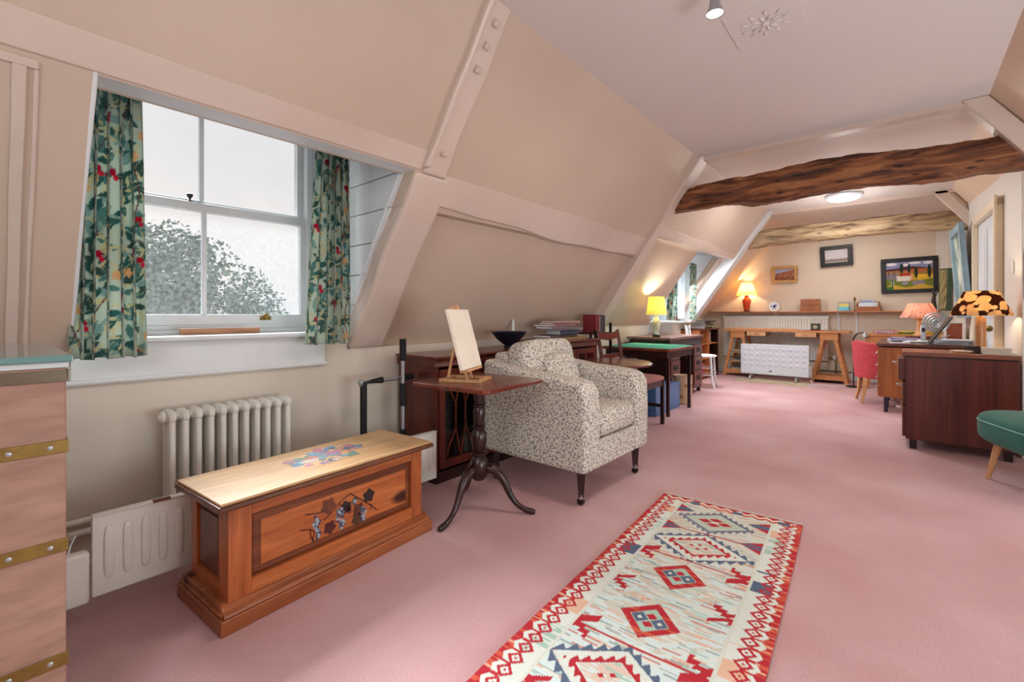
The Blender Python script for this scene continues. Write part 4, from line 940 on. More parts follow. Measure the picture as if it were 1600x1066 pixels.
# white cane-seat chair
c = T('bedroom_chair', 'small white painted chair with round cane seat beyond the dark desk', 'chair', (-2.22, 6.82, 0), R(8))
MB().lathe([(.17, .44), (.195, .445), (.20, .462), (.185, .472), (.0, .468)], 28).build('seat', plain('white_cane', S(232, 226, 216), .5), c)
for k, (x, y) in enumerate(((.15, -.13), (.15, .13), (-.15, -.13), (-.15, .13))):
    if x > 0: MB().tube([(x+.05, y*1.25, 0), (x+.01, y*1.05, .12), (x, y, .28), (x-.01, y, .45)], [.013, .014, .015, .016], 8).build('leg', M_white, c)
    else: MB().tube([(x-.06, y, 0), (x, y, .25), (x, y, .45), (x-.05, y, .90)], [.013, .014, .014, .011], 8).build('back_leg', M_white, c)
for z in (.16, .26):
    MB().tube([(.15, -.13, z), (.15, .13, z)], .007, 6).tube([(.15, .13, z+.03), (-.15, .13, z+.03)], .007, 6).tube([(.15, -.13, z+.03), (-.15, -.13, z+.03)], .007, 6).build('stretcher', M_white, c)
m = MB(); 
for z in (.62, .74, .86): m.tube([(-.17-(z-.5)*.08, -.13, z), (-.18-(z-.5)*.08, 0, z+.015), (-.17-(z-.5)*.08, .13, z)], .008, 6)
for y in (-.08, -.04, 0, .04, .08): m.tube([(-.185, y, .63), (-.205, y, .87)], .005, 6)
m.build('lattice_back', M_white, c)
# low shelf in the corner
c = T('open_bookshelf', 'low open pine bookshelf in the far left corner', 'bookcase', (-2.45, 7.42, 0))
for y in (0, .46, .94): MB().bx(-.30, 0, y, y+.02, 0, .80).build('upright', wood('orange_shelf', S(206, 128, 78), S(176, 98, 54), 2, 6, .4) if y < .9 else M_dark, c, smooth=False)
for z in (.04, .32, .56): MB().bx(-.30, -.005, .02, .94, z, z+.018).build('shelf_board', MATS['orange_shelf'], c, smooth=False)
MB().bx(-.32, .02, -.01, .98, .80, .82).build('top_board', M_rosew, c, bevel=.002, smooth=False)
MB().bx(-.30, -.295, .02, .94, .04, .80).build('back', M_dark, c, smooth=False)
z = .8205
for i, (t_, col, lb) in enumerate(((.03, S(70, 66, 70), 'dark folder at the bottom of the stack on the corner shelf'), (.025, S(150, 140, 90), 'olive file second in the stack on the corner shelf'), (.03, S(60, 58, 62), 'charcoal folder third in the stack on the corner shelf'), (.022, S(120, 110, 104), 'taupe file near the top of the corner shelf stack'), (.02, S(44, 42, 46), 'black file on top of the stack on the corner shelf'))):
    book('file_folder', lb, 'files stacked on the corner shelf', (-2.47-.01*(i % 2), 7.75+.02*(i % 3), z), t_, .22, .40, col, R((2, -3, 1, 4, -6)[i]), True, 'folder'); z += t_+.0006
y = 8.0
for t_, h_, col, lb in ((.02, .19, S(196, 200, 214), 'pale blue upright file on the middle corner shelf'), (.02, .2, S(220, 214, 206), 'white upright file on the middle corner shelf'), (.02, .18, S(180, 150, 130), 'tan upright file on the middle corner shelf')):
    book('file_folder', lb, 'files on the corner shelf', (-2.48, y, .5785), t_, .16, h_, col, 0, False, 'folder'); y += .028
book('file_folder', 'red box file on the lowest corner shelf', None, (-2.47, 7.60, .0585), .12, .2, .2, S(170, 70, 70), 0, False, 'folder')
# ------------------------------------------------------------ far wall: shelf, radiator, pictures
YS = 8.98
sh = T('wall_shelf', 'long thin wooden shelf running along the far wall', 'shelf', (-2.735, 8.78, 1.085))
MB().bx(0, 3.14, 0, .215, 0, .022).build('shelf_board', wood('shelf_pine', S(186, 116, 72), S(150, 84, 48), 0, 5, .45), sh, bevel=.003, smooth=False)
for x in (.25, .62, 1.08, 1.95, 2.18, 2.92):
    MB().bx(x-.010, x+.010, .03, .215, -.02, 0).bx(x-.012, x+.012, .205, .218, -.35 if x > 1.5 else -.12, 0).build('bracket', M_white, sh, smooth=False)
c = T('wall_radiator', 'wide cream ribbed radiator on the far wall under the shelf', 'radiator', (-2.52, 8.93, .30))
MB().bx(0, 1.60, 0, .05, 0, .72).bx(-.01, 1.61, -.005, .055, .70, .728).build('radiator_panel', M_cream, c, bevel=.004, smooth=False)
for k in range(40):
    MB().bx(.020+k*.0395, .046+k*.0395, -.018, .002, .03, .69).build('radiator_rib', M_cream, c, bevel=.004, smooth=False)
MB().tube([(1.60, .02, .04), (1.68, .02, .04), (1.70, .02, 0), (1.70, .02, -.29)], .011).tube([(1.3, .035, -.16), (1.9, .035, -.16)], .010).build('pipe', M_brass, c)
MB().lathe([(.014, 0), (.022, .01), (.022, .05), (.014, .06)], 12, (1.68, .02, .03)).build('valve', M_white, c)
def frame(name, label, cat, x0, x1, z0, z1, y, fw, mat, colf, roll=0, depth=.03, mount=0, nx=120, ny=80):
    W, Hh = x1-x0, z1-z0
    c = T(name, label, cat, ((x0+x1)/2, y, (z0+z1)/2)); c.rotation_euler = (0, roll, 0)
    m = MB()
    for a, b_, d, e_ in ((-W/2, W/2, Hh/2-fw, Hh/2), (-W/2, W/2, -Hh/2, -Hh/2+fw), (-W/2, -W/2+fw, -Hh/2+fw, Hh/2-fw), (W/2-fw, W/2, -Hh/2+fw, Hh/2-fw)): m.bx(a, b_, -depth, 0, d, e_)
    m.build('frame', mat, c, bevel=.004, smooth=False)
    MB().bx(-W/2+fw, W/2-fw, -.008, 0, -Hh/2+fw, Hh/2-fw).build('backing', M_paper, c, smooth=False)
    grid_paint('painting', nx, ny, lambda u, v: (-W/2+fw+mount+(W-2*fw-2*mount)*u, -.010, -Hh/2+fw+mount+(Hh-2*fw-2*mount)*v), colf, M_print, c)
    return c
M_print = printed('painted_board', .55)
def nz2(U, V, s, sd):
    q = np.random.RandomState(sd); a = np.zeros(U.shape)
    for k in range(9): a += np.sin(U*q.uniform(2, s)+V*q.uniform(-s, s)+q.rand()*6)
    return a/5
def cl(*a): return np.array(S(*a)[:3])
def pic_heath(U, V):
    C = np.zeros(U.shape+(3,)); C[:] = cl(150, 92, 66); n_ = nz2(U, V, 40, 1)[..., None]
    C = C+n_*np.array([.10, .06, .04]); C[(V > .55+.35*U) & (V > .5)] = cl(160, 168, 200)
    C[(V < .35) & (nz2(U, V, 50, 3) > .3)] = cl(104, 54, 44); C[(V < .6) & (V > .3) & (nz2(U, V, 60, 5) > .5)] = cl(190, 140, 110)
    return np.clip(C, 0, 1)
def pic_etch(U, V):
    C = np.zeros(U.shape+(3,)); C[:] = cl(206, 202, 206); C -= .04*nz2(U, V, 20, 2)[..., None]
    k = (V < .30+.06*nz2(U, V*0, 60, 4)) & (V > .08); C[k] = cl(150, 138, 134); k = (V < .22) & (nz2(U, V, 90, 6) > .1) & (V > .05); C[k] = cl(116, 104, 100); C[V < .05] = cl(196, 180, 160)
    return np.clip(C, 0, 1)
def pic_village(U, V):
    C = np.zeros(U.shape+(3,)); C[:] = cl(138, 140, 176)
    X, Y = U*1.5, V
    for cx, cy, a, b_ in ((.2, .92, .18, .05), (.95, .93, .2, .045), (1.35, .92, .15, .05), (.66, .88, .08, .05)): ell(C, X, Y, cx, cy, a, b_, 0, S(232, 228, 230))
    C[Y < .76+.05*np.sin(X*3.3-1)] = cl(84, 40, 42); C[(Y < .72) & (X > .8)] = cl(176, 96, 52); C[(Y < .68) & (X < .8)] = cl(176, 108, 80)
    C[Y < .62+.03*np.sin(X*5)] = cl(160, 120, 50); C[(Y < .60) & (X < .4)] = cl(128, 118, 120); C[(Y < .52) & (X > .9)] = cl(214, 170, 44)
    C[Y < .34+.05*np.sin(X*3+2.2)] = cl(110, 122, 40); ell(C, X, Y, 1.05, .22, .22, .09, 0, S(140, 132, 140)); C[Y < .12+.05*np.sin(X*7)] = cl(206, 164, 62); ell(C, X, Y, .62, .22, .1, .06, 0, S(150, 140, 150)); C[(Y < .12) & (X < .25)] = cl(60, 110, 50)
    C[(Y > .30) & (Y < .50) & (X > .36) & (X < .80)] = cl(222, 214, 202); C[(Y > .30) & (Y < .50) & (np.abs(X-.52) < .006)] = cl(150, 120, 110)
    C[(Y > .48) & (Y < .58) & (X > .42+(Y-.48)*.6) & (X < .86-(Y-.48)*.8)] = cl(186, 48, 40); C[(Y > .34) & (Y < .55) & (np.abs(X-.84) < .03)] = cl(228, 170, 110)
    for cx, y0_, y1_, w_ in ((.52, .55, .9, .06), (.76, .56, .86, .05), (.98, .36, .76, .055), (1.39, .36, .82, .06)):
        C[(np.abs(X-cx) < .008) & (Y > y0_-.08) & (Y < y0_+.1)] = cl(40, 30, 26); ell(C, X, Y, cx, (y0_+y1_)/2+.03, w_, (y1_-y0_)/2, 0, S(22, 44, 30))
    ell(C, X, Y, .20, .72, .18, .035, 0, S(66, 30, 34)); C[(np.abs(X-.1) < .012) & (Y > .5) & (Y < .7)] = cl(60, 30, 34); C[(np.abs(X-.28) < .012) & (Y > .5) & (Y < .7)] = cl(60, 30, 34)
    ell(C, X, Y, .22, .24, .05, .10, 0, S(210, 214, 204)); ell(C, X, Y, .22, .24, .028, .13, 0, S(20, 74, 50))
    for cx in (1.1, 1.17, 1.25): C[(np.abs(X-cx) < .02) & (Y > .42) & (Y < .52)] = cl(236, 190, 70)
    return C
frame('heath_painting', 'small sandy heath landscape in a pale gold frame on the far wall', 'picture', -1.73, -1.352, 1.60, 1.885, YS, .045, plain('gold_frame', S(206, 160, 92), .45, var=.15), pic_heath, R(.5))
frame('pale_print', 'pale grey landscape print in a dark frame hung highest on the far wall', 'picture', -1.03, -.605, 1.83, 2.165, YS, .062, M_blackg, pic_etch, R(-1.8))
frame('village_painting', 'bright painting of a red roofed house and cypress trees in a black frame', 'picture', -.255, .385, 1.375, 1.90, YS, .055, M_blackg, pic_village, R(-1), nx=200, ny=150)

# things on the shelf
zt = 1.1075
c = T('table_lamp', 'lit lamp with orange red vase base and pleated cream shade on the far shelf', 'lamp', (-2.115, 8.885, zt))
MB().lathe([(.05, 0), (.055, .008), (.045, .02)], 20).build('foot', M_dark, c)
MB().lathe([(.040, .02), (.045, .04), (.060, .12), (.072, .18), (.066, .215), (.036, .245), (.030, .27), (.036, .285)], 28).build('vase_base', plain('orange_red_glaze', S(206, 74, 38), .25, var=.08), c)
MB().cyl((0, 0, .28), (0, 0, .34), .006).build('stem', M_brass, c)
def pleat(r0, r1, z0_, z1_, n=48, amp=.003):
    vs = []; fs = []
    for rr, z in ((r0, z0_), (r1, z1_)):
        for k in range(n*2):
            t = PI*k/n; q = rr+(amp if k % 2 else -amp); vs.append((q*math.cos(t), q*math.sin(t), z))
    n2 = n*2
    for k in range(n2): fs.append((k, (k+1) % n2, n2+(k+1) % n2, n2+k))
    return MB().add(vs, fs)
pleat(.165, .082, .285, .510).build('lamp_shade', shadem('cream_pleated_shade', S(246, 214, 130), .55), c, smooth=False)
bulb(c, .35, 11, (1, .76, .46))
c = T('blue_plate', 'blue and white patterned plate standing on the far shelf', 'plate', (-1.69, 8.93, zt+.085)); c.rotation_euler = (R(78), 0, 0)
def plate_c(U, V):
    X, Y = U*2-1, V*2-1; r_ = np.hypot(X, Y); C = np.zeros(U.shape+(3,)); C[:] = cl(214, 216, 226)
    n_ = nz2(U, V, 30, 8); C[(n_ > .15)] = cl(84, 104, 156); C[(r_ < .3)] = cl(50, 56, 92); C[(r_ > .86)] = cl(220, 220, 228); return C
def ppos(u, v):
    X, Y = u*2-1, v*2-1; a = max(abs(X), abs(Y)); r_ = math.hypot(X, Y) or 1; s = a/r_; return (X*s*.085, Y*s*.085, .012*(a**3))
grid_paint('plate_face', 60, 60, ppos, plate_c, printed('glazed_plate', .2), c); MB().lathe([(.04, -.006), (.07, -.002), (.085, .010), (.084, .011), (.04, -.001)], 30).build('plate_rim', M_white, c)
c = T('wooden_box', 'two tier brown wooden box with flat lid on the far shelf', 'box', (-1.155, 8.88, zt))
MB().bx(-.135, .135, -.075, .075, 0, .10).build('box_body', M_teak, c, bevel=.003, smooth=False); MB().bx(-.130, .130, -.072, .072, .103, .20).build('lid', M_teak, c, bevel=.003, smooth=False)
c = T('clear_box', 'clear plastic box of yellow and blue cards on the far shelf', 'box', (-.71, 8.89, zt))
MB().bx(-.075, .085, -.04, .04, 0, .008).bx(-.075, -.071, -.04, .04, .008, .15).bx(.081, .085, -.04, .04, .008, .15).bx(-.075, .085, .036, .04, .008, .15).build('case', glassm('clear_plastic', (.92, .97, 1, 1), .12), c, smooth=False)
MB().bx(-.066, .066, -.03, .03, .0085, .07).build('blue_cards', plain('sky_blue_card', S(110, 196, 220), .6), c, smooth=False); MB().bx(-.064, .060, -.025, .025, .0705, .115).build('yellow_cards', plain('yellow_card', S(226, 210, 110), .6), c, smooth=False)
c = T('letter_rack', 'brown wooden letter rack filled with envelopes on the far shelf', 'rack', (-.405, 8.88, zt))
MB().bx(-.14, .14, -.06, .06, 0, .01).bx(-.14, .14, -.06, -.052, 0, .07).bx(-.14, .14, -.004, .004, 0, .11).bx(-.14, .14, .052, .06, 0, .14).bx(-.145, -.137, -.06, .06, 0, .12).bx(.137, .145, -.06, .06, 0, .12).build('rack_body', M_teak, c, bevel=.002, smooth=False)
for k, (a, b_, z, yy, col) in enumerate(((-.12, .11, .125, -.03, (214, 222, 232)), (-.10, .12, .13, -.018, (196, 216, 206)), (-.09, .05, .165, .02, (150, 160, 200)), (-.06, .07, .175, .034, (206, 206, 220)))):
    o = MB().bx(a, b_, yy-.002, yy+.002, .012, z).build('envelope', plain('env_%d' % k, S(*col), .6), smooth=False); o.location = (-.405, 8.88, zt)
    setprops(o, ['white envelope at the front of the letter rack', 'pale green envelope second in the letter rack', 'mauve blue card standing tall in the letter rack', 'tallest whitish card at the back of the letter rack'][k], 'envelope', 'envelopes in the letter rack')
o = MB().lathe([(.014, 0), (.016, .01), (.006, .02), (.006, .15), (.012, .16), (.016, .19), (.010, .22)], 14).build('brass_candlestick', M_brass); o.location = (-.575, 8.90, zt); setprops(o, 'small brass candlestick at the left of the letter rack', 'candlestick')
o = MB().lathe([(.02, 0), (.025, .004), (.07, .018), (.068, .020), (.02, .008)], 24).build('small_dish', M_silver); o.location = (.07, 8.88, zt); setprops(o, 'small flat silver dish on the far shelf under the village painting', 'dish')
c = T('dark_figurine', 'dark slender figurine standing at the right end of the far shelf', 'figurine', (.335, 8.86, zt))
MB().tube([(0, 0, 0), (.01, 0, .06), (-.012, 0, .14), (.006, 0, .21), (-.006, 0, .27), (0, 0, .31)], [.035, .024, .028, .018, .020, .006], 12).build('body', plain('patinated_metal', S(84, 70, 62), .4, .5, var=.3, sc=40), c, sub=1)
MB().tube([(0, 0, .20), (.04, 0, .24), (.02, 0, .30)], [.010, .008, .005], 8).build('arm', MATS['patinated_metal'], c, sub=1)
c = T('tall_framed_panel', 'tall narrow green edged picture leaning in the corner on the far shelf', 'picture', (.415, 8.62, 1.1075)); c.rotation_euler = (0, R(2), R(-64))
MB().bx(-.09, .09, 0, .05, 0, .58).build('frame', plain('green_frame', S(62, 84, 56), .5), c, bevel=.003, smooth=False)
def pic_green(U, V):
    C = np.zeros(U.shape+(3,)); C[:] = cl(150, 140, 96); n_ = nz2(U, V, 24, 11); C[n_ > .2] = cl(110, 92, 70); C[n_ < -.5] = cl(196, 180, 130); return C
grid_paint('painting', 40, 80, lambda u, v: (-.07+.14*u, -.002, .02+.54*v), pic_green, M_print, c)

# ------------------------------------------------------------ trestle table
c = T('trestle_table', 'long pine board on two A frame trestles along the far wall', 'table', (-2.36, 8.42, 0))
MB().prism([(-.04, -.02), (1.76, -.02), (1.76, .46), (-.04, .46)], 'z', .770, .800).build('table_board', M_trest, c, bevel=.003, smooth=False)
def aframe(cx, shelf):
    t = MB()
    for yy in (.02, .40):
        q = MB(); q.bar((cx-.22, yy, 0), (cx-.075, yy, .70), .045, .030, (0, 1, 0)); q.bar((cx+.22, yy, 0), (cx+.075, yy, .70), .045, .030, (0, 1, 0)); q.bx(cx-.115, cx+.115, yy-.018, yy+.018, .66, .77); q.bx(cx-.205, cx+.205, yy-.012, yy+.012, .05, .115)
        q.build('a_frame', M_trest, c, bevel=.002, smooth=False)
    MB().bx(cx-.10, cx+.10, .04, .38, .70, .735).build('trestle_rail', M_trest, c, smooth=False)
    for z in shelf: MB().bx(cx-.2+z*.2, cx+.2-z*.2, .035, .385, z, z+.012).build('trestle_shelf', M_trest, c, smooth=False)
aframe(.21, (.09, .24, .40)); aframe(1.50, (.09,))
for x0_, x1_ in ((.36, .64), (1.06, 1.34)):
    d = MB().bx(x0_, x1_, -.018, .40, .700, .768).build('hung_drawer', M_beech, c, bevel=.002, smooth=False); MB().bx(x0_+.1, x1_-.1, -.024, -.018, .726, .742).build('handle', M_trest, d, smooth=False)
for k in range(3):
    for j in range(2 if k else 3):
        o = MB().bx(0, .24-.03*k, 0, .22, 0, .016).build('paper_stack', plain('ps%d' % ((k+j) % 3), [S(196, 176, 120), S(150, 160, 120), S(120, 110, 120)][(k+j) % 3], .7), smooth=False)
        o.location = (-2.27+.015*k, 8.50, (.1025, .2525, .4125)[k]+j*.017)
        setprops(o, ('bottom', 'second', 'top')[j]+' pad of paper on the '+('lowest', 'middle', 'highest')[k]+' board of the left trestle', 'paper', 'pads of paper stacked in the left trestle')
for k, (a, b_, y, lb) in enumerate(((.02, 1.10, .05, 'long flat lath lying along the front of the trestle board'), (.10, 1.02, .11, 'second long lath behind the first on the trestle board'))):
    o = MB().bx(a, b_, y, y+.045, 0, .022+.008*k).build('wood_lath', M_beech, bevel=.002, smooth=False); o.location = (-2.36, 8.42, .8005); setprops(o, lb, 'wood', 'laths on the trestle board')
o = MB().lathe([(.13, 0), (.135, .003), (.13, .006)], 32, sx=1.1, sy=.9).build('red_mat', plain('red_felt', S(190, 62, 56), .9)); o.location = (-1.055, 8.60, .8005); setprops(o, 'round red mat under the dark green box on the trestle table', 'mat')
c = T('dark_green_tin', 'dark green square tin with a pale round motif on the red mat', 'tin', (-1.05, 8.60, .8075))
MB().bx(-.062, .062, -.045, .045, 0, .095).build('tin_body', plain('bottle_green', S(58, 66, 54), .4), c, bevel=.006); MB().bx(-.064, .064, -.047, .047, .095, .105).build('lid', MATS['bottle_green'], c, bevel=.003)
MB().lathe([(.030, 0), (.030, .002), (.022, .002)], 24).build('round_motif', plain('pale_print', S(170, 164, 130), .5), c).matrix_local = Matrix.Translation((0, -.046, .05)) @ Matrix.Rotation(R(90), 4, 'X')
for x, lb in ((-1.02, 'small black shoe box shaped case on the carpet left under the right trestle'), (-.79, 'small black case on the carpet right under the right trestle')):
    o = MB().bx(-.08, .08, -.06, .06, 0, .07).bx(-.03, .03, -.012, .012, .07, .085).build('black_case', M_blackg, bevel=.008); o.location = (x, 8.62, .0005); setprops(o, lb, 'case')

# dimpled heater
c = T('dimpled_heater', 'white convector heater with rows of round dimples on castors before the trestle table', 'heater', (-2.045, 8.20, 0))
p = MB().bx(0, .96, 0, .055, .085, .575).build('heater_panel', plain('heater_white', S(214, 218, 226), .35), c, bevel=.012)
for i in range(10):
    for j in range(4):
        MB().pillow((.065+i*.0925, .0, .245+j*.085), (.066, .014, .058), 1, 16, 8).build('dimple', MATS['heater_white'], p)
MB().bx(.96, 1.0, .005, .05, .09, .25).build('control_box', M_silver, c, bevel=.004); MB().pillow((.44, -.001, .145), (.05, .006, .02), 1, 14, 6).build('badge', M_blackg, c)
for x in (.16, .80):
    f_ = MB().bx(x-.015, x+.015, -.09, .15, .055, .075).build('foot_bar', M_silver, c, bevel=.004)
    for y in (-.07, .13): MB().cyl((x-.012, y, .027), (x+.012, y, .027), .027, n=16).build('castor', M_silver, f_)
o = MB().bx(0, 1.0, -.18, .28, 0, .006).build('floor_mat', plain('beige_mat', S(196, 178, 150), .9, var=.15, sc=5), bevel=.002); o.location = (-2.08, 8.02, .0005); o.rotation_euler = (0, 0, R(-3)); setprops(o, 'thin beige mat on the carpet in front of the dimpled heater', 'mat')
o = MB().tube([(-1.06, 8.17, .06), (-1.02, 8.08, .006), (-.95, 7.92, .006), (-1.02, 7.88, .006), (-1.08, 8.00, .006), (-.90, 8.12, .006), (-.72, 8.10, .006), (-.58, 8.22, .006)], .0045, 6).build('white_cable', M_white); setprops(o, 'looped white cable on the carpet beside the dimpled heater', 'cable')
c = T('black_floor_lamp', 'slim black floor lamp with arched neck between trestle table and red chair', 'lamp', (-.545, 8.25, 0))
MB().lathe([(.10, 0), (.10, .012), (.02, .022), (.010, .03)], 28).build('base', M_blackg, c)
MB().tube([(0, 0, .02), (0, 0, .62), (.0, -.01, .70), (.04, -.03, .78), (.12, -.05, .80)], .008, 8).build('pole', M_blackg, c)
MB().lathe([(.012, 0), (.03, -.02), (.045, -.06), (.043, -.06), (.01, -.01)], 18, (.13, -.05, .80)).build('lamp_head', M_silver, c)

# side table behind the red chair, with trays and folders
c = T('side_table', 'plain tan wooden side table against the far wall behind the red chair', 'table', (-.42, 8.20, 0))
MB().bx(0, .80, 0, .55, .750, .775).build('table_top', M_trest, c, bevel=.003, smooth=False)
MB().bx(.02, .30, .02, .52, .60, .75).build('side_drawer', M_trest, c, smooth=False)
for x, y in ((.03, .03), (.77, .03), (.03, .52), (.77, .52)): MB().bx(x-.02, x+.02, y-.02, y+.02, 0, .75).build('leg', M_trest, c, smooth=False)
c = T('wire_tray', 'orange wire letter tray with papers on the side table', 'tray', (-.20, 8.40, .7755))
m = MB()
for z in (.006, .05): m.tube([(-.13, -.13, z), (.13, -.13, z), (.13, .13, z), (-.13, .13, z), (-.13, -.13, z)], .004, 6)
for k in range(9):
    x = -.13+k*.0325; m.tube([(x, -.13, .05), (x, -.13, .006), (x, .13, .006), (x, .13, .05)], .002, 5)
m.build('wire_frame', plain('orange_wire', S(206, 110, 84), .4), c)
PAP = 0
def sheets(label, x, y, z, n, w_, d_, col, rz=0, name='paper_stack', cat='paper', grp=None):
    c = T(name, label, cat, (x, y, z), R(rz), grp); r = random.Random(n*7+int(x*100))
    for k in range(n):
        cc = col[k % len(col)]
        MB().box((r.uniform(-.012, .012), r.uniform(-.012, .012), .0035+k*.0075), (w_, d_, .0065), (0, 0, r.uniform(-.14, .14))).build('sheet_wad', plain('wad_%d_%d_%d' % cc, S(*cc), .6), c, smooth=False)
sheets('lilac and white papers lying in the orange wire tray', -.20, 8.40, .786, 4, .20, .20, [(206, 200, 220), (230, 230, 236), (150, 140, 180)])
sheets('green and teal folders piled on the side table beside the wire tray', .06, 8.42, .7755, 6, .20, .24, [(226, 196, 70), (240, 190, 60), (60, 140, 110), (40, 90, 90)], 8, 'folder_stack', 'folder')
sheets('yellow and orange folders piled at the right of the side table', .31, 8.42, .7755, 7, .17, .24, [(232, 190, 60), (216, 130, 60), (226, 200, 90)], -5, 'folder_stack', 'folder')

# ------------------------------------------------------------ red tub chair
c = T('red_tub_chair', 'curved red upholstered chair with pale wood legs drawn up to the teak desk', 'chair', (-.22, 7.0, 0), R(12))
M_red = plain('red_tweed', S(212, 80, 90), .95, var=.18, sc=60, bmp=.5, bsc=160)
vs = []; fs = []; n_ = 22
for i in range(n_+1):
    t = R(100)+R(200)*i/n_; top = .74-.06*abs(i/n_-.5)*2
    for rr, z in ((.235, .30), (.265, top), (.215, top+.005), (.19, .30)): vs.append((rr*math.cos(t), rr*math.sin(t), z))
for i in range(n_):
    for k in range(4): fs.append((i*4+k, i*4+(k+1) % 4, (i+1)*4+(k+1) % 4, (i+1)*4+k))
fs += [(0, 1, 2, 3), (n_*4+3, n_*4+2, n_*4+1, n_*4)]
MB().add(vs, fs).build('tub_back', M_red, c, bevel=.012, seg=3)
MB().lathe([(.0, .30), (.22, .30), (.235, .34), (.23, .42), (.18, .455), (.0, .46)], 36).build('seat', M_red, c)
for x, y in ((-.15, -.15), (.15, -.15), (-.15, .15), (.15, .15)):
    MB().add(*(lambda q: (q.v, q.f))(MB().tube([(x*1.3, y*1.15, 0), (x*1.12, y*1.05, .12), (x, y, .31)], [.018, .022, .032], 4))).build('leg', M_beech, c, smooth=False)

# ------------------------------------------------------------ teak desk
c = T('teak_desk', 'teak desk with dark top and square black legs covered in papers', 'desk', (-.21, 6.32, 0))
MB().bx(-.01, .745, 0, 1.38, .712, .742).build('desk_top', wood('dark_teak_top', S(112, 66, 54), S(84, 48, 40), 1, 5, .3), c, bevel=.003, smooth=False)
for y0_ in (.01, .93):
    MB().bx(.012, .40, y0_, y0_+.44, .165, .700).build('pedestal', M_teak, c, bevel=.002, smooth=False)
    for k in range(4):
        z = .175+k*.131; d = MB().bx(0, .012, y0_+.006, y0_+.434, z, z+.125).build('drawer', M_teak, c, bevel=.002, smooth=False)
        MB().bx(-.016, 0, y0_+.04, y0_+.10, z+.055, z+.072).bx(-.016, 0, y0_+.30, y0_+.36, z+.055, z+.072).build('handle', M_chrome, d, bevel=.003)
    for x in (.07, .34):
        for yy in (y0_+.04, y0_+.40): MB().bx(x-.017, x+.017, yy-.017, yy+.017, 0, .166).build('leg', plain('blue_black_steel', S(34, 30, 52), .4), c, smooth=False)
MB().bx(.70, .725, .01, 1.37, .25, .712).bx(.4, .70, .44, .46, .60, .712).build('modesty_panel', M_teak, c, smooth=False)
MB().bx(.70, .73, .05, .09, 0, .25).bx(.70, .73, 1.30, 1.34, 0, .25).build('rear_leg', MATS['blue_black_steel'], c, smooth=False)
zt = .7425
sheets('white and violet papers fanned at the left of the teak desk', .0, 6.95, zt, 5, .26, .20, [(232, 232, 240), (120, 110, 160), (226, 226, 232)], 6)
sheets('crumpled white papers in the middle front of the teak desk', .12, 6.62, zt, 3, .20, .16, [(224, 230, 236), (206, 214, 222)], 14)
sheets('thick pile of white newspapers at the right of the teak desk', .42, 6.72, zt, 6, .24, .30, [(226, 230, 236), (190, 196, 204), (232, 232, 236)], -8, 'newspaper_pile')
sheets('single loose white sheet at the front edge of the teak desk', -.04, 6.46, zt, 1, .12, .09, [(236, 236, 236)], 20)
c = T('wood_block', 'reddish wooden block under the lit peach shaded lamp on the teak desk', 'box', (.15, 7.20, zt)); MB().bx(-.13, .13, -.09, .09, 0, .05).bx(-.12, .12, -.08, .08, .05, .056).build('block_body', M_rosew, c, bevel=.004, smooth=False)
c = T('table_lamp', 'lit lamp with turned wooden base and peach swirled shade on the teak desk', 'lamp', (.15, 7.20, zt+.0565))
MB().lathe([(.06, 0), (.062, .015), (.045, .03), (.036, .07), (.028, .12), (.022, .17), (.026, .19), (.05, .205), (.05, .22), (.02, .235)], 28).build('turned_base', M_beech, c)
MB().cyl((0, 0, .23), (0, 0, .30), .005).build('stem', M_brass, c)
def swirl(nt):
    v = coord(nt, (6, 6, 3)); n = N(nt, 'TexNoise'); n.inputs['Scale'].default_value = 1.2; n.inputs['Distortion'].default_value = 2.5; nt.links.new(v, n.inputs['Vector'])
    return ramp(nt, n.outputs['Fac'], [(.35, S(190, 140, 134)), (.5, S(236, 196, 172)), (.65, S(200, 160, 156))])
shade_mb(.185, .105, .215, .385, 40).build('lamp_shade', shadem('peach_swirl_shade', swirl, .5), c)
bulb(c, .255, 5, (1, .84, .62))
c = T('desk_fan', 'silver desk fan with round striped guard beside the leaning black screen', 'fan', (.28, 7.0, zt))
MB().lathe([(.07, 0), (.07, .012), (.02, .03), (.015, .17)], 24).build('base', M_silver, c); m = MB()
for k in range(4):
    rr = .030+.026*k; m.tube([(rr*math.cos(2*PI*i/24), -.02-.02*math.cos(k/3*1.4), .22+rr*math.sin(2*PI*i/24)) for i in range(25)], .009, 6)
for k in range(10): m.tube([(0, -.045, .22), (.11*math.cos(k*PI/5), -.02, .22+.11*math.sin(k*PI/5))], .002, 5)
m.build('guard', M_silver, c); MB().cyl((0, .0, .22), (0, .06, .22), .04, .03).build('motor', M_silver, c)
c = T('silver_telephone', 'silver cordless telephone standing in its cradle before the fan on the teak desk', 'telephone', (.17, 6.80, zt))
MB().bx(-.05, .05, -.04, .04, 0, .03).build('cradle', M_silver, c, bevel=.008); MB().box((0, .005, .11), (.045, .024, .17), (R(-10), 0, 0)).build('handset', M_silver, c, bevel=.008); MB().box((0, -.007, .14), (.03, .004, .045), (R(-10), 0, 0)).build('screen', M_blackg, c, smooth=False)
c = T('black_screen', 'thin black flat screen leaning back with a silver edge on the teak desk', 'screen', (.20, 6.40, zt+.003), R(3))
MB().box((.085, 0, .145), (.014, .26, .32), (0, R(31), 0)).build('screen_panel', M_blackg, c, bevel=.004); MB().box((.097, 0, .155), (.010, .22, .26), (0, R(31), 0)).build('screen_back', M_silver, c, bevel=.003)
MB().bar((.01, 0, .002), (.16, 0, .10), .03, .012).bx(-.01, .14, -.05, .05, 0, .008).build('stand', M_silver, c, smooth=False)
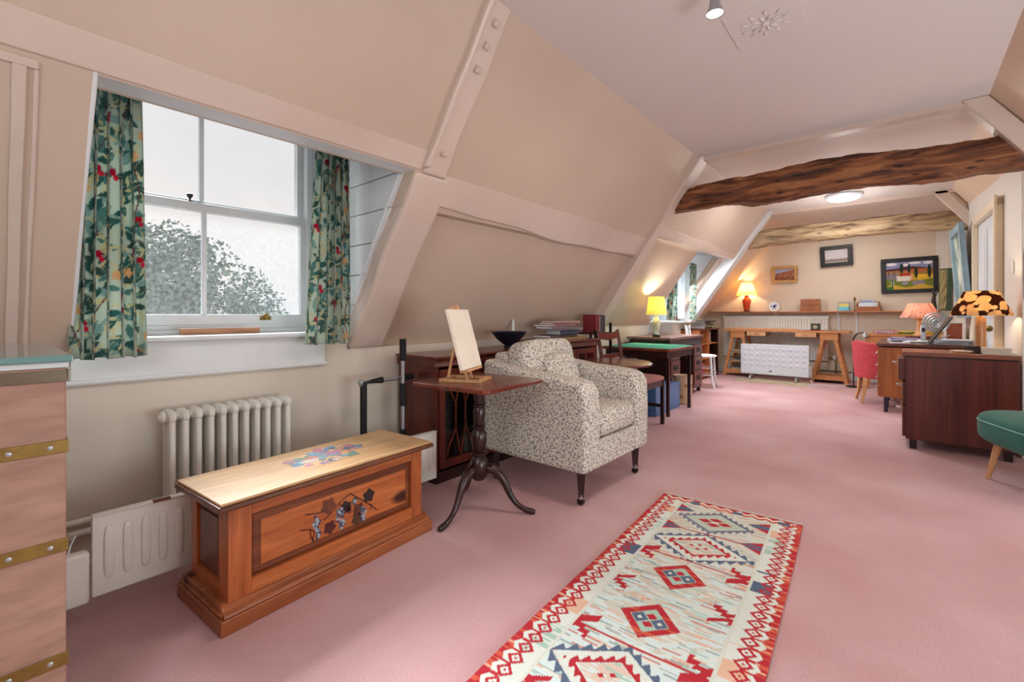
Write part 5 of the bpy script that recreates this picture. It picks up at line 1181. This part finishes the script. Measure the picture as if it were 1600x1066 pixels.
c = T('brown_box_file', 'upright reddish brown box file with white edge behind the papers on the teak desk', 'folder', (.44, 7.25, zt)); MB().bx(-.06, .07, 0, .22, 0, .21).build('case', plain('red_brown_card', S(150, 78, 54), .6), c, bevel=.002, smooth=False); MB().bx(-.066, -.06, 0, .22, 0, .215).bx(-.06, .07, 0, .22, .21, .217).build('edge', M_white, c, smooth=False)

# ------------------------------------------------------------ mahogany drawer cabinet with lamp
c = T('drawer_cabinet', 'dark reddish brown veneered cabinet with side drawers standing near the green chair', 'cabinet', (0, 4.74, 0))
M_cab = wood('red_brown_veneer', S(104, 44, 32), S(74, 26, 22), 2, 7, .3, stretch=.04)
MB().bx(.015, .622, .006, .50, .075, .715).build('carcass', M_cab, c, bevel=.002, smooth=False)
MB().bx(.010, .625, .018, .49, .715, .728).build('shadow_gap', M_dark, c, smooth=False)
MB().bx(-.005, .632, 0, .505, .728, .758).build('top', wood('cabinet_top', S(146, 84, 62), S(112, 58, 42), 0, 5, .3), c, bevel=.003, smooth=False)
for z0_, z1_, ox in ((.53, .70, .045), (.34, .52, .020), (.09, .33, .020)):
    d = MB().bx(.015-ox, .015, .02, .485, z0_, z1_).build('drawer', M_cab, c, bevel=.002, smooth=False)
    MB().bx(.013-ox, .015-ox, .018, .487, z0_-.002, z1_+.002).build('drawer_edge', M_beech, d, smooth=False); MB().tube([(.012-ox, .20, z1_-.05), (-.02-ox, .21, z1_-.045), (-.02-ox, .29, z1_-.045), (.012-ox, .30, z1_-.05)], .007, 8).build('handle', M_chrome, d)
for x in (.06, .57):
    for y in (.04, .45): MB().bx(x-.022, x+.022, y-.02, y+.02, 0, .076).build('foot', M_dark, c, smooth=False)
zt = .7585
c = T('table_lamp', 'lit lamp with dark floral shade and turned wooden column on the reddish cabinet', 'lamp', (.455, 5.03, zt))
MB().lathe([(.07, 0), (.072, .016), (.05, .024), (.034, .036), (.030, .06), (.032, .20), (.030, .26), (.018, .28)], 28).build('turned_base', wood('honey_wood', S(196, 140, 84), S(170, 112, 62), 2, 8, .35), c)
MB().cyl((0, 0, .28), (0, 0, .36), .006).build('stem', M_brass, c)
def floral(nt):
    v = coord(nt, (1, 1, 1)); a_, _c = leafmask(nt, v, 13, .70, .44); v2 = coord(nt, (1, 1, 1), (.8, .2, .5)); b2, _d = leafmask(nt, v2, 18, .58, .28)
    x = mixc(nt, a_, S(84, 46, 32), S(216, 182, 136)); return mixc(nt, b2, x, S(232, 200, 150))
shade_mb(.178, .095, .285, .475, 44).build('lamp_shade', shadem('floral_shade', floral, .5), c)
bulb(c, .33, 5.5, (1, .84, .6))
c = T('pale_box', 'pale grey rectangular box at the front of the cabinet top', 'box', (.515, 4.80, zt)); MB().bx(-.075, .07, -.04, .04, 0, .048).build('box_body', plain('pale_grey_card', S(188, 176, 160), .6), c, bevel=.002); MB().bx(-.077, .072, -.042, .042, .036, .051).build('lid', MATS['pale_grey_card'], c, bevel=.002)
c = T('brown_trinket_box', 'small dark brown trinket box behind the pale grey box on the cabinet', 'box', (.395, 4.89, zt)); MB().bx(-.045, .045, -.03, .03, 0, .045).bx(-.048, .048, -.033, .033, .045, .056).build('box_body', M_dark, c, bevel=.003)
sheets('short stack of orange and brown notebooks at the left of the pale grey box', .34, 4.84, zt, 3, .10, .09, [(206, 150, 90), (150, 90, 60), (226, 200, 170)], 10, 'notebook_stack', 'notebook')

# ------------------------------------------------------------ green velvet chair
M_vel = plain('green_velvet', S(18, 108, 96), .7, var=.12, sc=6, spec=.3); MATS['green_velvet'].node_tree.nodes['Principled BSDF'].inputs['Sheen Weight'].default_value = .15
c = T('green_velvet_chair', 'low teal green velvet chair with tapered pale legs at the right edge', 'chair', (.717, 4.048, 0), R(-68.6))
MB().pillow((.02, 0, .345), (.70, .62, .22), .45, 48, 20, e2=.45).build('seat', M_vel, c)
MB().tube([(.02+.348*math.copysign(abs(math.cos(t))**.45, math.cos(t)), .308*math.copysign(abs(math.sin(t))**.45, math.sin(t)), .385) for t in [2*PI*i/64 for i in range(65)]], .005, 6).build('piping', plain('pale_green_piping', S(120, 184, 168), .7), c)
MB().pillow((.38, .0, .58), (.20, .60, .46), .5, 36, 20, rot=(0, R(12), 0)).build('back', M_vel, c)
for x, y in ((-.20, -.2), (-.20, .2), (.25, -.2), (.25, .2)):
    MB().tube([(x*1.25, y*1.15, 0), (x, y, .25)], [.012, .021], 14).build('leg', M_beech, c)

# ------------------------------------------------------------ door, blue picture, near picture, switch
d = struct(T('door_1', None, None, (xw(YD1), YD1, 0))); da = math.atan2(YD0-YD1, xw(YD0)-xw(YD1))
d.rotation_euler = (0, 0, da+PI/2)                    # local -y runs along the door towards the camera
m = MB().bx(.0, .04, -(YD1-YD0)+.02, -.02, .01, ZD-.01).build('door_leaf', M_white, d, bevel=.002, smooth=False)
for ya, yb in ((-.50, -.12), (-.98, -.60)):
    for za, zb in ((.14, .82), (1.02, 1.86)): MB().bx(-.010, 0, ya, yb, za, zb).bx(-.018, -.008, ya+.03, yb-.03, za+.03, zb-.03).build('door_panel', M_white, d, bevel=.006, smooth=False)
MB().lathe([(.022, 0), (.022, .006), (.010, .012), (.010, .035), (.024, .05), (.028, .065), (.020, .08)], 20).build('door_knob', M_brass, d).matrix_local = Matrix.Translation((-.001, -1.02, .93)) @ Matrix.Rotation(R(-90), 4, 'Y')
m = MB().bx(-.045, -.0, -(YD1-YD0)-.07, -(YD1-YD0)+.015, 0, ZD+.06).bx(-.045, -.0, -.015, .07, 0, ZD+.06).bx(-.045, 0, -(YD1-YD0)-.07, .07, ZD-.01, ZD+.07); m.bx(-.06, -.04, -(YD1-YD0)-.09, -(YD1-YD0)-.05, 0, ZD+.08)
m.build('architrave', plain('cream_gloss', S(236, 218, 190), .35), d, bevel=.006, smooth=False)
a = math.atan2(-.16, 4.05)
c = T('blue_framed_painting', 'large pale blue framed painting leaning out from the right wall above the desk', 'picture', (xw(6.75)-.002, 6.75, 1.02)); c.rotation_euler = (0, R(-4), R(2))
m = MB(); W_, H_ = .80, 1.02
for a0, a1, b0, b1 in ((0, W_, 0, .08), (0, W_, H_-.08, H_), (0, .08, .08, H_-.08), (W_-.08, W_, .08, H_-.08)): m.bx(-.075, -.03, a0, a1, b0, b1)
m.build('frame', plain('pale_blue_frame', S(150, 178, 190), .5, var=.12), c, bevel=.005, smooth=False)
MB().bx(-.04, -.028, .06, W_-.06, .06, H_-.06).build('backing', M_dark, c, smooth=False)
def pic_blue(U, V):
    C = np.zeros(U.shape+(3,)); C[:] = cl(170, 184, 176); n_ = nz2(U, V, 18, 13); C[n_ > .2] = cl(130, 150, 140); C[n_ < -.5] = cl(206, 206, 190); return C
grid_paint('painting', 60, 60, lambda u, v: (-.042, .08+(W_-.16)*u, .08+(H_-.16)*v), pic_blue, M_print, c)
def pic_dk(U, V):
    C = np.zeros(U.shape+(3,)); C[:] = cl(96, 78, 60); n_ = nz2(U, V, 16, 17); C[n_ > .3] = cl(56, 44, 38); C[n_ < -.4] = cl(140, 110, 70); return C
frame('dark_picture', 'brown framed dark picture at the right edge on the return wall', 'picture', .675, 1.02, 1.155, 1.51, 4.945, .035, wood('grey_brown_frame', S(110, 86, 66), S(78, 58, 44), 2, 6, .5), pic_dk, nx=40, ny=40)
c = T('light_switch', 'small cream switch plate on the right wall beside the door frame', 'switch', (xw(5.22)-.001, 5.22, 1.42)); MB().bx(-.010, 0, -.04, .04, -.045, .045).build('plate', M_cream, c, bevel=.003); MB().bx(-.018, -.010, -.008, .008, -.012, .012).build('rocker', M_white, c, smooth=False)

# ------------------------------------------------------------ rough oak beams
def beam(name, label, cat, y, xa, xb, zc_f, hh, th, mat, seed, slant=.16):
    r = random.Random(seed); n_, kk = 64, 16; vs = []; fs = []
    for i in range(n_+1):
        t = i/n_
        for k in range(kk):
            a = 2*PI*k/kk; ca, sa = math.cos(a), math.sin(a)
            ry = th/2*math.copysign(abs(ca)**.45, ca); rz = hh(t)/2*math.copysign(abs(sa)**.45, sa)
            p = Vector((xa+(xb-xa)*t, 0, 0)); nn_ = noise.noise(Vector((t*14+seed, ca*1.3, sa*1.3)))*.020+noise.noise(Vector((t*40+seed, ca*3, sa*3)))*.008
            x = p.x+(slant*(-rz/(hh(t)/2)) *0)
            if i == 0: x = xa+(rz+hh(t)/2)/K          # cut to the roof slope
            if i == 0: x = xs(zc_f(t)+rz)-.01
            vs.append((x, ry*(1+nn_/(th/2)), zc_f(t)+rz*(1+nn_/(hh(t)/2))))
    for i in range(n_):
        for k in range(kk): fs.append((i*kk+k, i*kk+(k+1) % kk, (i+1)*kk+(k+1) % kk, (i+1)*kk+k))
    fs += [tuple(reversed(range(kk))), tuple(n_*kk+k for k in range(kk))]
    o = MB().add([(v_[0], v_[1], v_[2]) for v_ in vs], fs).build(name, mat, ang=50); o.location = (0, y, 0)
    return setprops(o, label, cat)
def oldoak(name, c1, c2, c3):
    m, nt, b = newmat(name); b.inputs['Roughness'].default_value = .6
    v = coord(nt, (1.2, 9, 9)); n = N(nt, 'TexNoise'); n.inputs['Scale'].default_value = 2; n.inputs['Detail'].default_value = 9; n.inputs['Distortion'].default_value = .8; nt.links.new(v, n.inputs['Vector'])
    c0 = ramp(nt, n.outputs['Fac'], [(.32, c3), (.48, c2), (.66, c1)])
    v2 = coord(nt, (4, 14, 14)); vo = N(nt, 'TexVoronoi'); vo.inputs['Scale'].default_value = 1.2; nt.links.new(v2, vo.inputs['Vector'])
    k = ramp(nt, vo.outputs['Distance'], [(.08, (1, 1, 1, 1)), (.2, (0, 0, 0, 1))]); c0 = mixc(nt, k, c0, c3)
    nt.links.new(c0, b.inputs['Base Color']); bump(nt, b, n.outputs['Fac'], 1.0, .03); return m
beam('oak_tie_beam', 'dark brown rough hewn oak beam crossing the room in front', 'beam', 4.49, -1.7, .66, lambda t: 2.155+.035*math.sin(t*PI)-.035*t+.012*math.sin(t*14), lambda t: .20+.05*t+.05*math.exp(-((t-.42)/.22)**2), .20, oldoak('dark_old_oak', S(160, 104, 62), S(110, 62, 34), S(38, 20, 14)), 3)
beam('oak_tie_beam', 'pale weathered oak beam crossing the room before the far wall', 'beam', 7.42, -1.7, .62, lambda t: 2.15+.03*math.sin(t*PI)+.006*math.sin(t*11), lambda t: .24-.03*t, .20, oldoak('pale_old_oak', S(190, 164, 128), S(160, 132, 98), S(92, 68, 46)), 8)

# ------------------------------------------------------------ ceiling lights
c = T('spotlight', 'small brass ceiling spotlight in the near ceiling pointing down', 'lamp', (-.628, 2.10, ZC))
MB().lathe([(.045, 0), (.045, -.014), (.02, -.02)], 24).build('ceiling_rose', M_brass, c)
MB().tube([(0, 0, -.015), (0, 0, -.05), (.0, .01, -.06)], .006, 8).build('arm', M_brass, c)
MB().lathe([(.016, -.045), (.020, -.06), (.024, -.10), (.038, -.135), (.035, -.134), (.018, -.10)], 24).build('lamp_head', M_silver, c)
MB().lathe([(.0, -.128), (.034, -.128), (.034, -.131), (.0, -.133)], 24).build('lamp_glass', emit('spot_glass', (1, .9, .7, 1), 6), c)
l = light('spot_beam', 'SPOT', (0, 0, -.14), 20, (1, .88, .7), .03, rot=(0, 0, 0), spot=R(110)); l.parent = c
light('dome_glow', 'POINT', (-.547, 6.82, ZC-.45), 10, (1, .97, .94), .10)
c = T('dome_light', 'round white flush ceiling light between the two oak beams', 'lamp', (-.547, 6.82, ZC))
MB().lathe([(.19, 0), (.195, -.02), (.17, -.035)], 40).build('rim', plain('grey_white_rim', S(206, 210, 214), .3), c); MB().lathe([(.165, -.034), (.15, -.055), (.10, -.07), (.0, -.076)], 40).build('diffuser', M_lamp, c)
